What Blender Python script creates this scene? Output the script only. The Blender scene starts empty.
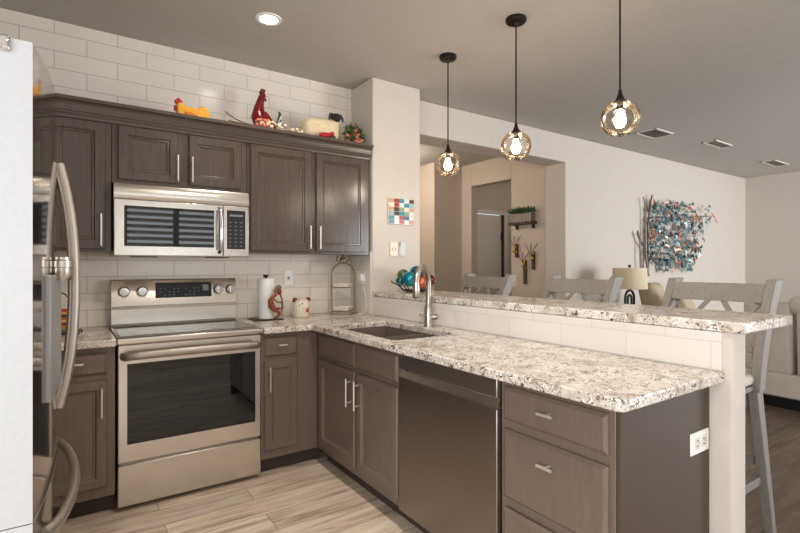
import bpy, bmesh, math, random
from mathutils import Vector, Matrix
R = math.radians
rnd = random.Random(7)
scene = bpy.context.scene
COL = scene.collection

# ------------------------------------------------------------------ camera, world, light, exposure
cam_d = bpy.data.cameras.new('camera')
cam_d.sensor_width = 36.0
cam_d.lens = 484.0 / 800.0 * 36.0
cam_d.shift_y = -1.5 / 800.0
cam_d.clip_start = 0.02
cam = bpy.data.objects.new('camera', cam_d)
COL.objects.link(cam)
cam.location = (0, 0, 1.295)
cam.rotation_euler = (R(90), 0, -math.atan2(332.3, 484.0))
scene.camera = cam

world = bpy.data.worlds.new('world')
scene.world = world
world.use_nodes = True
wb = world.node_tree.nodes['Background']
wb.inputs[0].default_value = (0.80, 0.90, 1.0, 1)
wb.inputs[1].default_value = 1.0

def area(name, loc, rot, sx, sy, power, color=(1, 1, 1)):
    d = bpy.data.lights.new(name, 'AREA')
    d.shape = 'RECTANGLE'; d.size = sx; d.size_y = sy; d.energy = power; d.color = color
    o = bpy.data.objects.new(name, d); COL.objects.link(o)
    o.location = loc; o.rotation_euler = rot
    return o
# daylight coming in through the windows and patio door, plus fill from an added door, behind and beside the camera
DAY = (0.90, 0.955, 1.0)
area('daylight_breakfast_window', (-2.36, -1.0, 1.45), (R(90), 0, R(-90)), 2.6, 1.5, 98, DAY)
area('added_door_fill', (-1.2, -3.36, 1.3), (R(90), 0, 0), 1.9, 2.0, 35, DAY)  # fill for the cabinet and fridge fronts, through an added door
area('daylight_kitchen_window', (1.65, -3.66, 1.65), (R(90), 0, 0), 1.7, 1.4, 24, DAY)
area('daylight_patio_door', (7.3, -3.36, 1.25), (R(90), 0, 0), 3.2, 2.1, 290, DAY)

vs = scene.view_settings
vs.view_transform = 'Standard'; vs.look = 'None'; vs.gamma = 1.0; vs.use_curve_mapping = False
vs.exposure = 0.2
scene.display_settings.display_device = 'sRGB'

# ------------------------------------------------------------------ materials
def lin(c):
    def f(v):
        v /= 255.0
        return v / 12.92 if v <= 0.04045 else ((v + 0.055) / 1.055) ** 2.4
    return (f(c[0]), f(c[1]), f(c[2]), 1.0)

class NT:
    def __init__(s, name):
        s.m = bpy.data.materials.new(name); s.m.use_nodes = True
        s.t = s.m.node_tree; s.b = s.t.nodes['Principled BSDF']
        s.out = s.t.nodes['Material Output']
    def n(s, typ, **kw):
        o = s.t.nodes.new(typ)
        for k, v in kw.items(): setattr(o, k, v)
        return o
    def l(s, a, b): s.t.links.new(a, b)
    def coords(s, scale=(1, 1, 1), loc=(0, 0, 0)):
        tc = s.n('ShaderNodeTexCoord'); mp = s.n('ShaderNodeMapping')
        mp.inputs['Scale'].default_value = scale; mp.inputs['Location'].default_value = loc
        s.l(tc.outputs['Object'], mp.inputs['Vector']); return mp.outputs[0]
    def noise(s, vec, scale, detail=3, rough=0.5, dist=0.0):
        o = s.n('ShaderNodeTexNoise'); s.l(vec, o.inputs['Vector'])
        o.inputs['Scale'].default_value = scale; o.inputs['Detail'].default_value = detail
        o.inputs['Roughness'].default_value = rough; o.inputs['Distortion'].default_value = dist
        return o.outputs['Fac']
    def ramp(s, fac, stops, interp='LINEAR'):
        o = s.n('ShaderNodeValToRGB'); o.color_ramp.interpolation = interp
        e = o.color_ramp.elements
        while len(e) < len(stops): e.new(0.5)
        for i, (p, c) in enumerate(stops):
            e[i].position = p; e[i].color = c
        s.l(fac, o.inputs[0]); return o.outputs[0]
    def mix(s, fac, a, b, mode='MIX'):
        o = s.n('ShaderNodeMix', data_type='RGBA', blend_type=mode)
        for sock, v in ((o.inputs[0], fac), (o.inputs[6], a), (o.inputs[7], b)):
            if hasattr(v, 'is_linked'): s.l(v, sock)
            else: sock.default_value = v
        return o.outputs[2]
    def bump(s, h, strength=0.2, dist=0.005):
        o = s.n('ShaderNodeBump'); o.inputs['Strength'].default_value = strength
        o.inputs['Distance'].default_value = dist
        s.l(h, o.inputs['Height']); s.l(o.outputs[0], s.b.inputs['Normal'])
    def set(s, **kw):
        names = dict(color='Base Color', rough='Roughness', metal='Metallic', spec='Specular IOR Level', coat='Coat Weight',
                     coat_rough='Coat Roughness', emit='Emission Color', power='Emission Strength', trans='Transmission Weight', ior='IOR')
        for k, v in kw.items():
            sock = s.b.inputs[names[k]]
            if hasattr(v, 'is_linked'): s.l(v, sock)
            else: sock.default_value = v
        return s

def plain(name, c, rough=0.5, metal=0.0, var=0.06, scale=12.0, bump=0.0, bscale=60.0, **kw):
    s = NT(name); v = s.coords()
    base = lin(c)
    if var:
        dark = tuple(x * (1 - var) for x in base[:3]) + (1,)
        lite = tuple(min(1, x * (1 + var)) for x in base[:3]) + (1,)
        s.set(color=s.ramp(s.noise(v, scale), [(0.3, dark), (0.7, lite)]))
    else:
        s.set(color=base)
    s.set(rough=rough, metal=metal, **kw)
    if bump: s.bump(s.noise(v, bscale, 2), bump, 0.002)
    return s.m

M = {}
M['wall'] = plain('cream_paint', (207, 197, 187), 0.75, bump=0.12, bscale=90, var=0.015)
M['wall_hall'] = plain('taupe_paint', (204, 191, 176), 0.8, bump=0.1, bscale=90, var=0.015)
M['ceiling'] = plain('ceiling_paint', (186, 181, 175), 0.85, bump=0.25, bscale=70, var=0.02)
M['white'] = plain('white_plastic', (245, 243, 239), 0.35, var=0.0)
M['trimwhite'] = plain('white_trim', (225, 218, 208), 0.45, var=0.01)
M['cream_plastic'] = plain('cream_plastic', (226, 214, 190), 0.4, var=0.0)
M['black'] = plain('black_plastic', (18, 18, 19), 0.35, var=0.0)
M['toekick'] = plain('dark_kick', (66, 56, 50), 0.7, var=0.05)
M['bronze'] = plain('dark_bronze', (38, 33, 30), 0.4, 0.6, var=0.03)
M['nickel'] = plain('brushed_nickel', (186, 178, 168), 0.32, 1.0, var=0.02)
M['pull'] = plain('satin_nickel_pull', (226, 221, 214), 0.32, 0.75, var=0.0)
M['chrome'] = plain('chrome', (215, 215, 215), 0.12, 1.0, var=0.0)
M['blackglass'] = plain('black_glass', (14, 14, 15), 0.02, var=0.0, spec=0.6)
M['cooktop'] = plain('cooktop_glass', (46, 40, 36), 0.08, var=0.0, spec=0.8)

def steel(name, c, rough, horizontal=True, metal=1.0):
    s = NT(name)
    v = s.coords((2, 2, 260) if horizontal else (260, 260, 2))
    f = s.noise(v, 1.0, 4, 0.6)
    b = lin(c)
    s.set(color=s.ramp(f, [(0.25, tuple(x * 0.975 for x in b[:3]) + (1,)), (0.75, tuple(min(1, x * 1.02) for x in b[:3]) + (1,))]), metal=metal)
    r = s.ramp(f, [(0.2, (rough * 0.94,) * 3 + (1,)), (0.8, (rough * 1.06,) * 3 + (1,))])
    s.set(rough=r)
    return s.m
M['steel'] = steel('stainless_steel', (212, 206, 198), 0.26)
M['steel_dark'] = steel('dark_stainless_steel', (150, 142, 136), 0.36)
M['steel_mid'] = steel('grey_stainless_steel', (168, 164, 160), 0.36)
M['steel_fridge'] = steel('fridge_stainless', (176, 170, 164), 0.09, False)
M['fridge_edge'] = plain('fridge_side_silver', (188, 189, 190), 0.4, 0.0, var=0.03, scale=80)
M['handle_steel'] = plain('satin_steel', (170, 160, 150), 0.45, 0.9, var=0.02)

def wood_paint(name, c, amount=0.16, rough=0.34):
    s = NT(name); v = s.coords((26, 26, 1.6))
    f = s.noise(v, 3.0, 6, 0.62, 0.9)
    b = lin(c)
    s.set(color=s.ramp(f, [(0.3, tuple(x * (1 - amount * 1.6) for x in b[:3]) + (1,)), (0.6, b), (0.8, tuple(min(1, x * (1 + amount)) for x in b[:3]) + (1,))]), rough=rough)
    s.bump(f, 0.12, 0.001)
    return s.m
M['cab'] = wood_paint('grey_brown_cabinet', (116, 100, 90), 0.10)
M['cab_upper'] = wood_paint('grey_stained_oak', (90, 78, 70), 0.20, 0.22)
M['cab_trim'] = plain('stained_molding', (86, 74, 66), 0.28, var=0.06, scale=30)
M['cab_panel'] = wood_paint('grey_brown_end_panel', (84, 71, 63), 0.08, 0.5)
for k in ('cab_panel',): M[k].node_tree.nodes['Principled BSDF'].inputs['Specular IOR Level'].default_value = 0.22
M['stool'] = wood_paint('grey_washed_wood', (136, 129, 121), 0.15, 0.5)
M['stool_frame'] = M['stool']
M['sconce_wood'] = wood_paint('weathered_wood', (92, 74, 58), 0.25, 0.7)
M['shelf_wood'] = wood_paint('dark_shelf_wood', (70, 54, 44), 0.2, 0.6)

def tile_mat(name, axis, off, size=(0.324, 0.1026), tint=(238, 229, 218), grout=(176, 166, 156)):
    s = NT(name)
    tc = s.n('ShaderNodeTexCoord'); sep = s.n('ShaderNodeSeparateXYZ'); cmb = s.n('ShaderNodeCombineXYZ')
    s.l(tc.outputs['Object'], sep.inputs[0])
    s.l(sep.outputs[axis], cmb.inputs[0]); s.l(sep.outputs[2], cmb.inputs[1])
    mp = s.n('ShaderNodeMapping'); mp.inputs['Location'].default_value = (off[0], off[1], 0)
    s.l(cmb.outputs[0], mp.inputs[0])
    bt = s.n('ShaderNodeTexBrick'); s.l(mp.outputs[0], bt.inputs['Vector'])
    bt.offset = 0.5; bt.offset_frequency = 2
    bt.inputs['Scale'].default_value = 1.0
    bt.inputs['Brick Width'].default_value = size[0]; bt.inputs['Row Height'].default_value = size[1]
    bt.inputs['Mortar Size'].default_value = 0.0019; bt.inputs['Mortar Smooth'].default_value = 0.2
    b = lin(tint)
    bt.inputs['Color1'].default_value = b
    bt.inputs['Color2'].default_value = tuple(x * 0.955 for x in b[:3]) + (1,)
    bt.inputs['Mortar'].default_value = lin(grout)
    s.set(color=bt.outputs['Color'], rough=s.ramp(bt.outputs['Fac'], [(0, (0.14,) * 3 + (1,)), (1, (0.7,) * 3 + (1,))]), spec=0.5)
    # slightly wavy hand-made glaze plus the sunken joints
    w = s.noise(mp.outputs[0], 14, 2)
    ma = s.n('ShaderNodeMath', operation='MULTIPLY'); s.l(bt.outputs['Fac'], ma.inputs[0]); ma.inputs[1].default_value = -0.5
    ad = s.n('ShaderNodeMath', operation='ADD'); s.l(ma.outputs[0], ad.inputs[0])
    mw = s.n('ShaderNodeMath', operation='MULTIPLY'); s.l(w, mw.inputs[0]); mw.inputs[1].default_value = 0.8
    s.l(mw.outputs[0], ad.inputs[1])
    s.bump(ad.outputs[0], 0.35, 0.004)
    return s.m
M['tile'] = tile_mat('subway_tile', 0, (0.066, -0.916))
M['tile_side'] = tile_mat('subway_tile_side', 1, (0.0, -0.916), tint=(226, 219, 211), grout=(204, 196, 188))

def granite():
    s = NT('granite'); v = s.coords()
    base = s.ramp(s.noise(v, 9, 4, 0.6, 0.6), [(0.30, lin((170, 156, 142))), (0.46, lin((209, 199, 188))), (0.72, lin((232, 226, 219)))])
    def cells(scale, lo, hi, thr, c, mfac):
        vo = s.n('ShaderNodeTexVoronoi'); s.l(v, vo.inputs['Vector']); vo.inputs['Scale'].default_value = scale
        sp = s.n('ShaderNodeSeparateColor'); s.l(vo.outputs['Color'], sp.inputs[0])
        a = s.ramp(sp.outputs[0], [(lo, (0, 0, 0, 1)), (hi, (1, 1, 1, 1))], 'CONSTANT')
        k = s.ramp(s.noise(v, mfac, 3, 0.65, 0.4), [(thr, (0, 0, 0, 1)), (thr + 0.07, (1, 1, 1, 1))])
        return s.mix(1.0, a, k, 'MULTIPLY'), c
    col = base
    for args in ((95, 0.0, 0.55, 0.53, (166, 150, 137), 15), (80, 0.0, 0.58, 0.565, (112, 88, 72), 11), (120, 0.0, 0.60, 0.555, (86, 68, 58), 19),
                 (190, 0.0, 0.62, 0.57, (60, 48, 44), 30), (120, 0.0, 0.74, 0.57, (118, 84, 70), 14), (240, 0.0, 0.9, 0.44, (104, 90, 82), 40), (170, 0.0, 0.7, 0.5, (242, 238, 232), 19)):
        f, c = cells(*args)
        col = s.mix(f, col, lin(c))
    s.set(color=col, rough=0.13, spec=0.5)
    return s.m
M['granite'] = granite()

def floor_mat(name, cs):
    cs = [lin(c) for c in cs]
    s = NT(name); v = s.coords()
    mp = s.n('ShaderNodeMapping'); s.l(v, mp.inputs[0]); mp.inputs['Location'].default_value = (0.37, 0.05, 0)
    bt = s.n('ShaderNodeTexBrick'); s.l(mp.outputs[0], bt.inputs['Vector'])
    bt.offset = 0.37; bt.offset_frequency = 2
    bt.inputs['Scale'].default_value = 1.0
    bt.inputs['Brick Width'].default_value = 1.22; bt.inputs['Row Height'].default_value = 0.18
    bt.inputs['Mortar Size'].default_value = 0.0015; bt.inputs['Bias'].default_value = 0.0
    bt.inputs['Color1'].default_value = (0, 0, 0, 1); bt.inputs['Color2'].default_value = (1, 1, 1, 1)
    bt.inputs['Mortar'].default_value = (0.5, 0.5, 0.5, 1)
    sep = s.n('ShaderNodeSeparateXYZ'); s.l(v, sep.inputs[0])
    sepc = s.n('ShaderNodeSeparateColor'); s.l(bt.outputs['Color'], sepc.inputs[0])
    cmb = s.n('ShaderNodeCombineXYZ')
    mx = s.n('ShaderNodeMath', operation='MULTIPLY'); s.l(sep.outputs[0], mx.inputs[0]); mx.inputs[1].default_value = 1.3
    my = s.n('ShaderNodeMath', operation='MULTIPLY'); s.l(sep.outputs[1], my.inputs[0]); my.inputs[1].default_value = 14
    mz = s.n('ShaderNodeMath', operation='MULTIPLY'); s.l(sepc.outputs[0], mz.inputs[0]); mz.inputs[1].default_value = 9
    s.l(mx.outputs[0], cmb.inputs[0]); s.l(my.outputs[0], cmb.inputs[1]); s.l(mz.outputs[0], cmb.inputs[2])
    g = s.noise(cmb.outputs[0], 1.7, 6, 0.62, 0.7)
    grain = s.ramp(g, [(0.30, cs[0]), (0.46, cs[1]), (0.60, cs[2]), (0.78, cs[3])])
    tone = s.ramp(bt.outputs['Color'], [(0, (0.78, 0.77, 0.76, 1)), (0.5, (0.98, 0.97, 0.96, 1)), (1, (1.06, 1.05, 1.04, 1))])
    col = s.mix(1.0, grain, tone, 'MULTIPLY')
    col = s.mix(bt.outputs['Fac'], col, lin((96, 82, 70)))
    s.set(color=col, rough=0.36, spec=0.4)
    s.bump(g, 0.08, 0.002)
    return s.m
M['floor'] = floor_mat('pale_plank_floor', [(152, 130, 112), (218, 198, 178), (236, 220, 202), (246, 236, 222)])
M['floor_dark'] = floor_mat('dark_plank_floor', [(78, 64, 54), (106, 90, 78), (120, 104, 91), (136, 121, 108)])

def globe_glass():
    s = NT('amber_hammered_glass')
    v = s.coords()
    vo = s.n('ShaderNodeTexVoronoi', feature='SMOOTH_F1'); s.l(v, vo.inputs['Vector']); vo.inputs['Scale'].default_value = 30
    s.bump(vo.outputs['Distance'], 0.65, 0.008)
    nrm = s.b.inputs['Normal'].links[0].from_socket
    lw = s.n('ShaderNodeLayerWeight'); lw.inputs['Blend'].default_value = 0.28; s.l(nrm, lw.inputs['Normal'])
    tr = s.n('ShaderNodeBsdfTransparent')
    s.l(s.ramp(lw.outputs['Facing'], [(0.15, (0.95, 0.90, 0.83, 1)), (0.75, (0.62, 0.52, 0.42, 1))]), tr.inputs[0])
    gl = s.n('ShaderNodeBsdfGlossy'); gl.inputs[0].default_value = (1.0, 0.94, 0.86, 1); gl.inputs['Roughness'].default_value = 0.1
    s.l(nrm, gl.inputs['Normal'])
    mx = s.n('ShaderNodeMixShader'); s.l(lw.outputs['Fresnel'], mx.inputs[0]); s.l(tr.outputs[0], mx.inputs[1]); s.l(gl.outputs[0], mx.inputs[2])
    s.t.nodes.remove(s.b); s.l(mx.outputs[0], s.out.inputs[0])
    return s.m
M['globe'] = globe_glass()
def emitter(name, c, p):
    s = NT(name); s.set(color=(0.8, 0.8, 0.8, 1), emit=c + (1,), power=p); return s.m
M['vent'] = plain('vent_louvre', (205, 200, 192), 0.5, var=0.0)
M['dispenser'] = plain('grey_dispenser', (140, 138, 136), 0.4, 0.3, var=0.02)
M['remote'] = plain('pale_remote', (200, 204, 208), 0.4, var=0.0)
M['bulb'] = emitter('lit_bulb', (1.0, 0.86, 0.66), 28)
M['can_light'] = emitter('lit_downlight', (1.0, 0.90, 0.74), 14)
M['day_glass'] = None
M['display'] = plain('oven_display', (30, 33, 34), 0.1, var=0.0)
M['keys'] = plain('grey_key_marks', (120, 122, 124), 0.4, var=0.0)
M['sink'] = plain('brown_composite', (112, 98, 90), 0.42, var=0.05, scale=200)
M['cloth'] = plain('cream_fabric', (216, 206, 192), 0.9, var=0.04, bump=0.2, bscale=220)
M['sofa'] = plain('cream_leather', (208, 198, 188), 0.55, var=0.03, bump=0.08, bscale=40)
M['tan'] = plain('tan_upholstery', (184, 166, 138), 0.8, var=0.05, bump=0.15, bscale=150)
M['shade'] = plain('linen_shade', (222, 206, 176), 0.85, var=0.05, scale=90)
M['paper'] = plain('white_paper', (244, 243, 240), 0.85, var=0.01, bump=0.15, bscale=120)
M['copper'] = plain('copper', (140, 72, 48), 0.42, 0.6, var=0.15, scale=40)
M['rust'] = plain('weathered_metal', (120, 104, 92), 0.45, 0.7, var=0.2, scale=40)
M['gold'] = plain('antique_gold', (140, 124, 96), 0.42, 0.6, var=0.15, scale=60)
M['ceramic'] = plain('cream_ceramic', (228, 218, 196), 0.25, var=0.02)
M['ceramic_white'] = plain('white_ceramic', (238, 232, 222), 0.25, var=0.01)
M['red'] = plain('red_glaze', (112, 20, 20), 0.22, var=0.25, scale=30)
M['redmatte'] = plain('red_paint', (186, 30, 30), 0.5, var=0.1)
M['darkred'] = plain('dark_red_spots', (112, 40, 34), 0.4, var=0.1)
M['yellow'] = plain('yellow_paint', (232, 162, 36), 0.45, var=0.14, scale=30)
M['orange'] = plain('orange_paint', (206, 112, 26), 0.45, var=0.1)
M['wool'] = plain('cream_wool', (226, 208, 170), 0.8, var=0.08, scale=40, bump=0.3, bscale=110)
M['charcoal'] = plain('charcoal_paint', (48, 46, 46), 0.5, var=0.1)
M['leaf'] = plain('green_leaf', (72, 98, 54), 0.6, var=0.3, scale=40)
M['petal'] = plain('cream_petal', (232, 212, 186), 0.7, var=0.1)
M['coral'] = plain('coral_petal', (196, 112, 90), 0.7, var=0.2, scale=60)
M['twig'] = plain('brown_twig', (96, 72, 52), 0.8, var=0.2)
M['wire'] = plain('black_wire', (30, 26, 24), 0.45, 0.4, var=0.0)
M['teal_leaf'] = plain('teal_metal_leaf', (92, 130, 138), 0.35, 0.4, var=0.35, scale=9)
M['grey_leaf'] = plain('grey_metal_leaf', (160, 166, 162), 0.35, 0.4, var=0.25, scale=9)
M['copper_leaf'] = plain('copper_metal_leaf', (204, 126, 98), 0.3, 0.45, var=0.25, scale=9)
M['branch'] = plain('grey_metal_branch', (118, 108, 100), 0.4, 0.6, var=0.2, scale=20)
M['galv'] = plain('galvanised_metal', (142, 132, 120), 0.45, 0.6, var=0.15, scale=30)
M['plant'] = plain('houseplant_green', (62, 92, 58), 0.6, var=0.3, scale=60)
M['yellow_flower'] = plain('yellow_flower', (206, 160, 48), 0.7, var=0.2)
M['bowlwire'] = plain('pewter', (120, 116, 108), 0.3, 0.9, var=0.1)
def ball(name, c, c2):
    s = NT(name); v = s.coords()
    s.set(color=s.ramp(s.noise(v, 16, 3, 0.5, 1.0), [(0.35, lin(c)), (0.65, lin(c2))]), rough=0.16, metal=0.55); return s.m

# ------------------------------------------------------------------ geometry helpers
class MB:
    def __init__(s): s.bm = bmesh.new(); s.mi = 0
    def _f(s, vs):
        try:
            f = s.bm.faces.new(vs); f.material_index = s.mi; return f
        except ValueError: return None
    def box(s, x0, x1, y0, y1, z0, z1):
        p = [s.bm.verts.new((x, y, z)) for z in (z0, z1) for y in (y0, y1) for x in (x0, x1)]
        for q in ((0, 2, 3, 1), (4, 5, 7, 6), (0, 1, 5, 4), (2, 6, 7, 3), (0, 4, 6, 2), (1, 3, 7, 5)):
            s._f([p[i] for i in q])
        return s
    def hexa(s, pts):
        p = [s.bm.verts.new(q) for q in pts]
        for q in ((0, 2, 3, 1), (4, 5, 7, 6), (0, 1, 5, 4), (2, 6, 7, 3), (0, 4, 6, 2), (1, 3, 7, 5)):
            s._f([p[i] for i in q])
        return s
    def rings(s, rings, close=True, cap=True):
        vr = [[s.bm.verts.new(p) for p in r] for r in rings]
        n = len(vr[0])
        for a, b in zip(vr, vr[1:]):
            for i in range(n if close else n - 1):
                j = (i + 1) % n
                s._f([a[i], a[j], b[j], b[i]])
        if cap:
            s._f(list(reversed(vr[0]))); s._f(vr[-1])
        return s
    def tube(s, pts, r, n=10, flat=1.0, up=None):
        pts = [Vector(p) for p in pts]
        rs = r if isinstance(r, (list, tuple)) else [r] * len(pts)
        t0 = (pts[1] - pts[0]).normalized()
        ref = Vector(up) if up else (Vector((0, 0, 1)) if abs(t0.z) < 0.9 else Vector((1, 0, 0)))
        a = (ref - t0 * ref.dot(t0)).normalized()
        out = []
        for i, p in enumerate(pts):
            t = (pts[min(i + 1, len(pts) - 1)] - pts[max(i - 1, 0)]).normalized()
            a = (a - t * a.dot(t))
            a = a.normalized() if a.length > 1e-6 else t.orthogonal().normalized()
            b = t.cross(a)
            out.append([p + (a * math.cos(2 * math.pi * k / n) + b * flat * math.sin(2 * math.pi * k / n)) * rs[i] for k in range(n)])
        return s.rings(out)
    def lathe(s, prof, c=(0, 0, 0), n=24, axis='z', cap=True, sx=1.0, sy=1.0):
        out = []
        for r, h in prof:
            ring = []
            for k in range(n):
                a = 2 * math.pi * k / n
                u, v = r * math.cos(a) * sx, r * math.sin(a) * sy
                if axis == 'z': q = (c[0] + u, c[1] + v, c[2] + h)
                elif axis == 'y': q = (c[0] + u, c[1] + h, c[2] + v)
                else: q = (c[0] + h, c[1] + u, c[2] + v)
                ring.append(q)
            out.append(ring)
        return s.rings(out, cap=cap)
    def sphere(s, c, r, n=14, sc=(1, 1, 1), rot=None):
        m = Matrix.Translation(c) @ (rot or Matrix.Identity(4)) @ Matrix.Diagonal((r * sc[0], r * sc[1], r * sc[2], 1))
        g = bmesh.ops.create_uvsphere(s.bm, u_segments=n, v_segments=max(6, n * 2 // 3), radius=1.0, matrix=m)
        for v in g['verts']:
            for f in v.link_faces: f.material_index = s.mi
        return s
    def prism(s, outline, d0, d1, axis='y'):
        def P(a, b, d):
            return {'y': (a, d, b), 'x': (d, a, b), 'z': (a, b, d)}[axis]
        return s.rings([[P(a, b, d0) for a, b in outline], [P(a, b, d1) for a, b in outline]])
    def panel(s, fn, a0, a1, b0, b1, prof):
        rings = []
        for ins, out in prof:
            rings.append([fn(a0 + ins, b0 + ins, out), fn(a1 - ins, b0 + ins, out), fn(a1 - ins, b1 - ins, out), fn(a0 + ins, b1 - ins, out)])
        return s.rings(rings)
    def leafq(s, p, d, n, L, W, fold=0.25):
        p = Vector(p); d = Vector(d).normalized(); n = Vector(n)
        n = (n - d * n.dot(d)).normalized(); w = d.cross(n)
        top = [p, p + d * L * .45 + w * W * .5 + n * W * fold, p + d * L, p + d * L * .45 - w * W * .5 + n * W * fold]
        mid = p + d * L * .5
        v = [s.bm.verts.new(q) for q in top] + [s.bm.verts.new(mid)]
        s._f([v[0], v[1], v[4]]); s._f([v[1], v[2], v[4]]); s._f([v[0], v[4], v[3]]); s._f([v[4], v[2], v[3]])
        return s

def obj(name, mb, mats, parent=None, bevel=0.0, seg=2, smooth=35, world=True, recalc=True, subsurf=0):
    """One mesh object; WORLD coordinates are moved into the parent's own frame."""
    bm = mb.bm
    if parent is not None and world:
        root = parent
        off = Vector((0, 0, 0))
        while root is not None:
            off += root.location; root = root.parent
        bmesh.ops.translate(bm, verts=bm.verts, vec=-off)
    if recalc: bmesh.ops.recalc_face_normals(bm, faces=bm.faces)
    me = bpy.data.meshes.new(name); bm.to_mesh(me); bm.free()
    for m in (mats if isinstance(mats, (list, tuple)) else [mats]): me.materials.append(m)
    if smooth:
        for p in me.polygons: p.use_smooth = True
        me.set_sharp_from_angle(angle=R(smooth))
    o = bpy.data.objects.new(name, me); COL.objects.link(o)
    if parent is not None: o.parent = parent
    if bevel:
        b = o.modifiers.new('bevel', 'BEVEL'); b.width = bevel; b.segments = seg; b.limit_method = 'ANGLE'; b.angle_limit = R(40)
        b.harden_normals = False
    if subsurf:
        m = o.modifiers.new('sub', 'SUBSURF'); m.levels = subsurf; m.render_levels = subsurf
    return o

def tag(o, label, cat, group=None):
    o['label'] = label; o['category'] = cat
    if group: o['group'] = group
    return o
def thing(name, label, cat, loc=(0, 0, 0), rz=0.0, group=None):
    o = bpy.data.objects.new(name, None); COL.objects.link(o)
    o.location = loc; o.rotation_euler = (0, 0, rz); o.empty_display_size = 0.1
    return tag(o, label, cat, group)
def struct(name, mb, m, **kw):
    o = obj(name, mb, m, **kw); o['kind'] = 'structure'; return o
def copy_tree(o, parent=None):
    c = o.copy(); COL.objects.link(c)
    if parent is not None: c.parent = parent
    for ch in list(o.children): copy_tree(ch, c)
    return c
def arc(c, r, a0, a1, n, plane='xz', sx=1.0):
    out = []
    for i in range(n + 1):
        a = R(a0 + (a1 - a0) * i / n); u, v = r * math.cos(a) * sx, r * math.sin(a)
        out.append({'xz': (c[0] + u, c[1], c[2] + v), 'yz': (c[0], c[1] + u, c[2] + v), 'xy': (c[0] + u, c[1] + v, c[2])}[plane])
    return out
def bez(p0, p1, p2, p3, n=12):
    p0, p1, p2, p3 = map(Vector, (p0, p1, p2, p3)); o = []
    for i in range(n + 1):
        t = i / n; o.append(p0 * (1 - t) ** 3 + p1 * 3 * t * (1 - t) ** 2 + p2 * 3 * t * t * (1 - t) + p3 * t ** 3)
    return o

CEIL = 2.735
# ------------------------------------------------------------------ the room
struct('floor', MB().box(-2.6, 2.0, -3.7, 7.2, -0.06, 0.0), M['floor'])
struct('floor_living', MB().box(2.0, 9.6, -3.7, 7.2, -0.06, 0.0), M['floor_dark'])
struct('ceiling', MB().box(-2.6, 9.6, -3.7, 7.2, CEIL, CEIL + 0.08), M['ceiling'])
struct('wall_back', MB().box(-1.05, 1.95, 3.508, 3.62, 0, CEIL), M['wall'])
o = struct('wall_tile', MB().box(-1.05, 1.95, 3.50, 3.508, 0.0, CEIL), M['tile'])
o['label'] = 'white glazed subway tile covering the kitchen wall to the ceiling'
struct('wall_column', MB().box(1.918, 2.375, 3.165, 3.62, 0, CEIL), M['wall'], bevel=0.012, seg=3)
struct('wall_column_tile', MB().box(1.910, 1.918, 3.178, 3.5, 0.914, 1.40), M['tile_side'])
# wall with the wide opening into the hall
mb = MB(); mb.prism([(2.375, 2.435), (4.54, 2.435), (4.54, 0), (9.4, 0), (9.4, CEIL), (2.375, CEIL)], 3.375, 3.655, 'y'); struct('wall_living', mb, M['wall'], bevel=0.012, seg=3)
struct('wall_right', MB().box(9.26, 9.4, -3.5, 3.375, 0, CEIL), M['wall'])
struct('wall_left', MB().box(-1.05, -0.95, 1.15, 3.5, 0, CEIL), M['wall'])
struct('wall_nook_return', MB().box(-2.5, -1.05, 1.15, 1.25, 0, CEIL), M['wall'])
# breakfast-nook wall on the left with its window
mb = MB(); mb.box(-2.55, -2.45, -3.5, -2.3, 0, CEIL); mb.box(-2.55, -2.45, 0.3, 1.25, 0, CEIL)
mb.box(-2.55, -2.45, -2.3, 0.3, 0, 0.7); mb.box(-2.55, -2.45, -2.3, 0.3, 2.2, CEIL)
struct('wall_nook', mb, M['wall'])
# wall behind the camera with a window and a patio door
mb = MB()
for x0, x1, z0, z1 in ((-2.55, -2.2, 0, CEIL), (-2.2, -0.2, 2.3, CEIL), (-0.2, 0.78, 0, CEIL), (0.78, 2.52, 0, 0.9), (0.78, 2.52, 2.4, CEIL), (2.52, 5.7, 0, CEIL), (5.7, 8.9, 2.3, CEIL), (8.9, 9.4, 0, CEIL)):
    mb.box(x0, x1, -3.6, -3.5, z0, z1)
struct('wall_front', mb, M['wall'])
def window(name, fn, a0, a1, z0, z1, mull):
    mb = MB(); w = 0.05
    for A0, A1, B0, B1 in ((a0, a0 + w, z0, z1), (a1 - w, a1, z0, z1), (a0, a1, z0, z0 + w), (a0, a1, z1 - w, z1)):
        p = fn(A0, A1); mb.box(p[0], p[1], p[2], p[3], B0, B1)
    for i in range(1, mull):
        m_ = a0 + (a1 - a0) * i / mull; p = fn(m_ - 0.02, m_ + 0.02); mb.box(p[0], p[1], p[2], p[3], z0, z1)
    o = struct(name, mb, M['trimwhite'])
    return o
window('window_1', lambda a, b: (-2.53, -2.47, a, b), -2.3, 0.3, 0.7, 2.2, 2)
window('window_2', lambda a, b: (a, b, -3.58, -3.50), 0.78, 2.52, 0.9, 2.4, 2)
window('door_added', lambda a, b: (a, b, -3.58, -3.52), -2.2, -0.2, 0.0, 2.3, 2)  # unseen door opening added to carry the fill light
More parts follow.
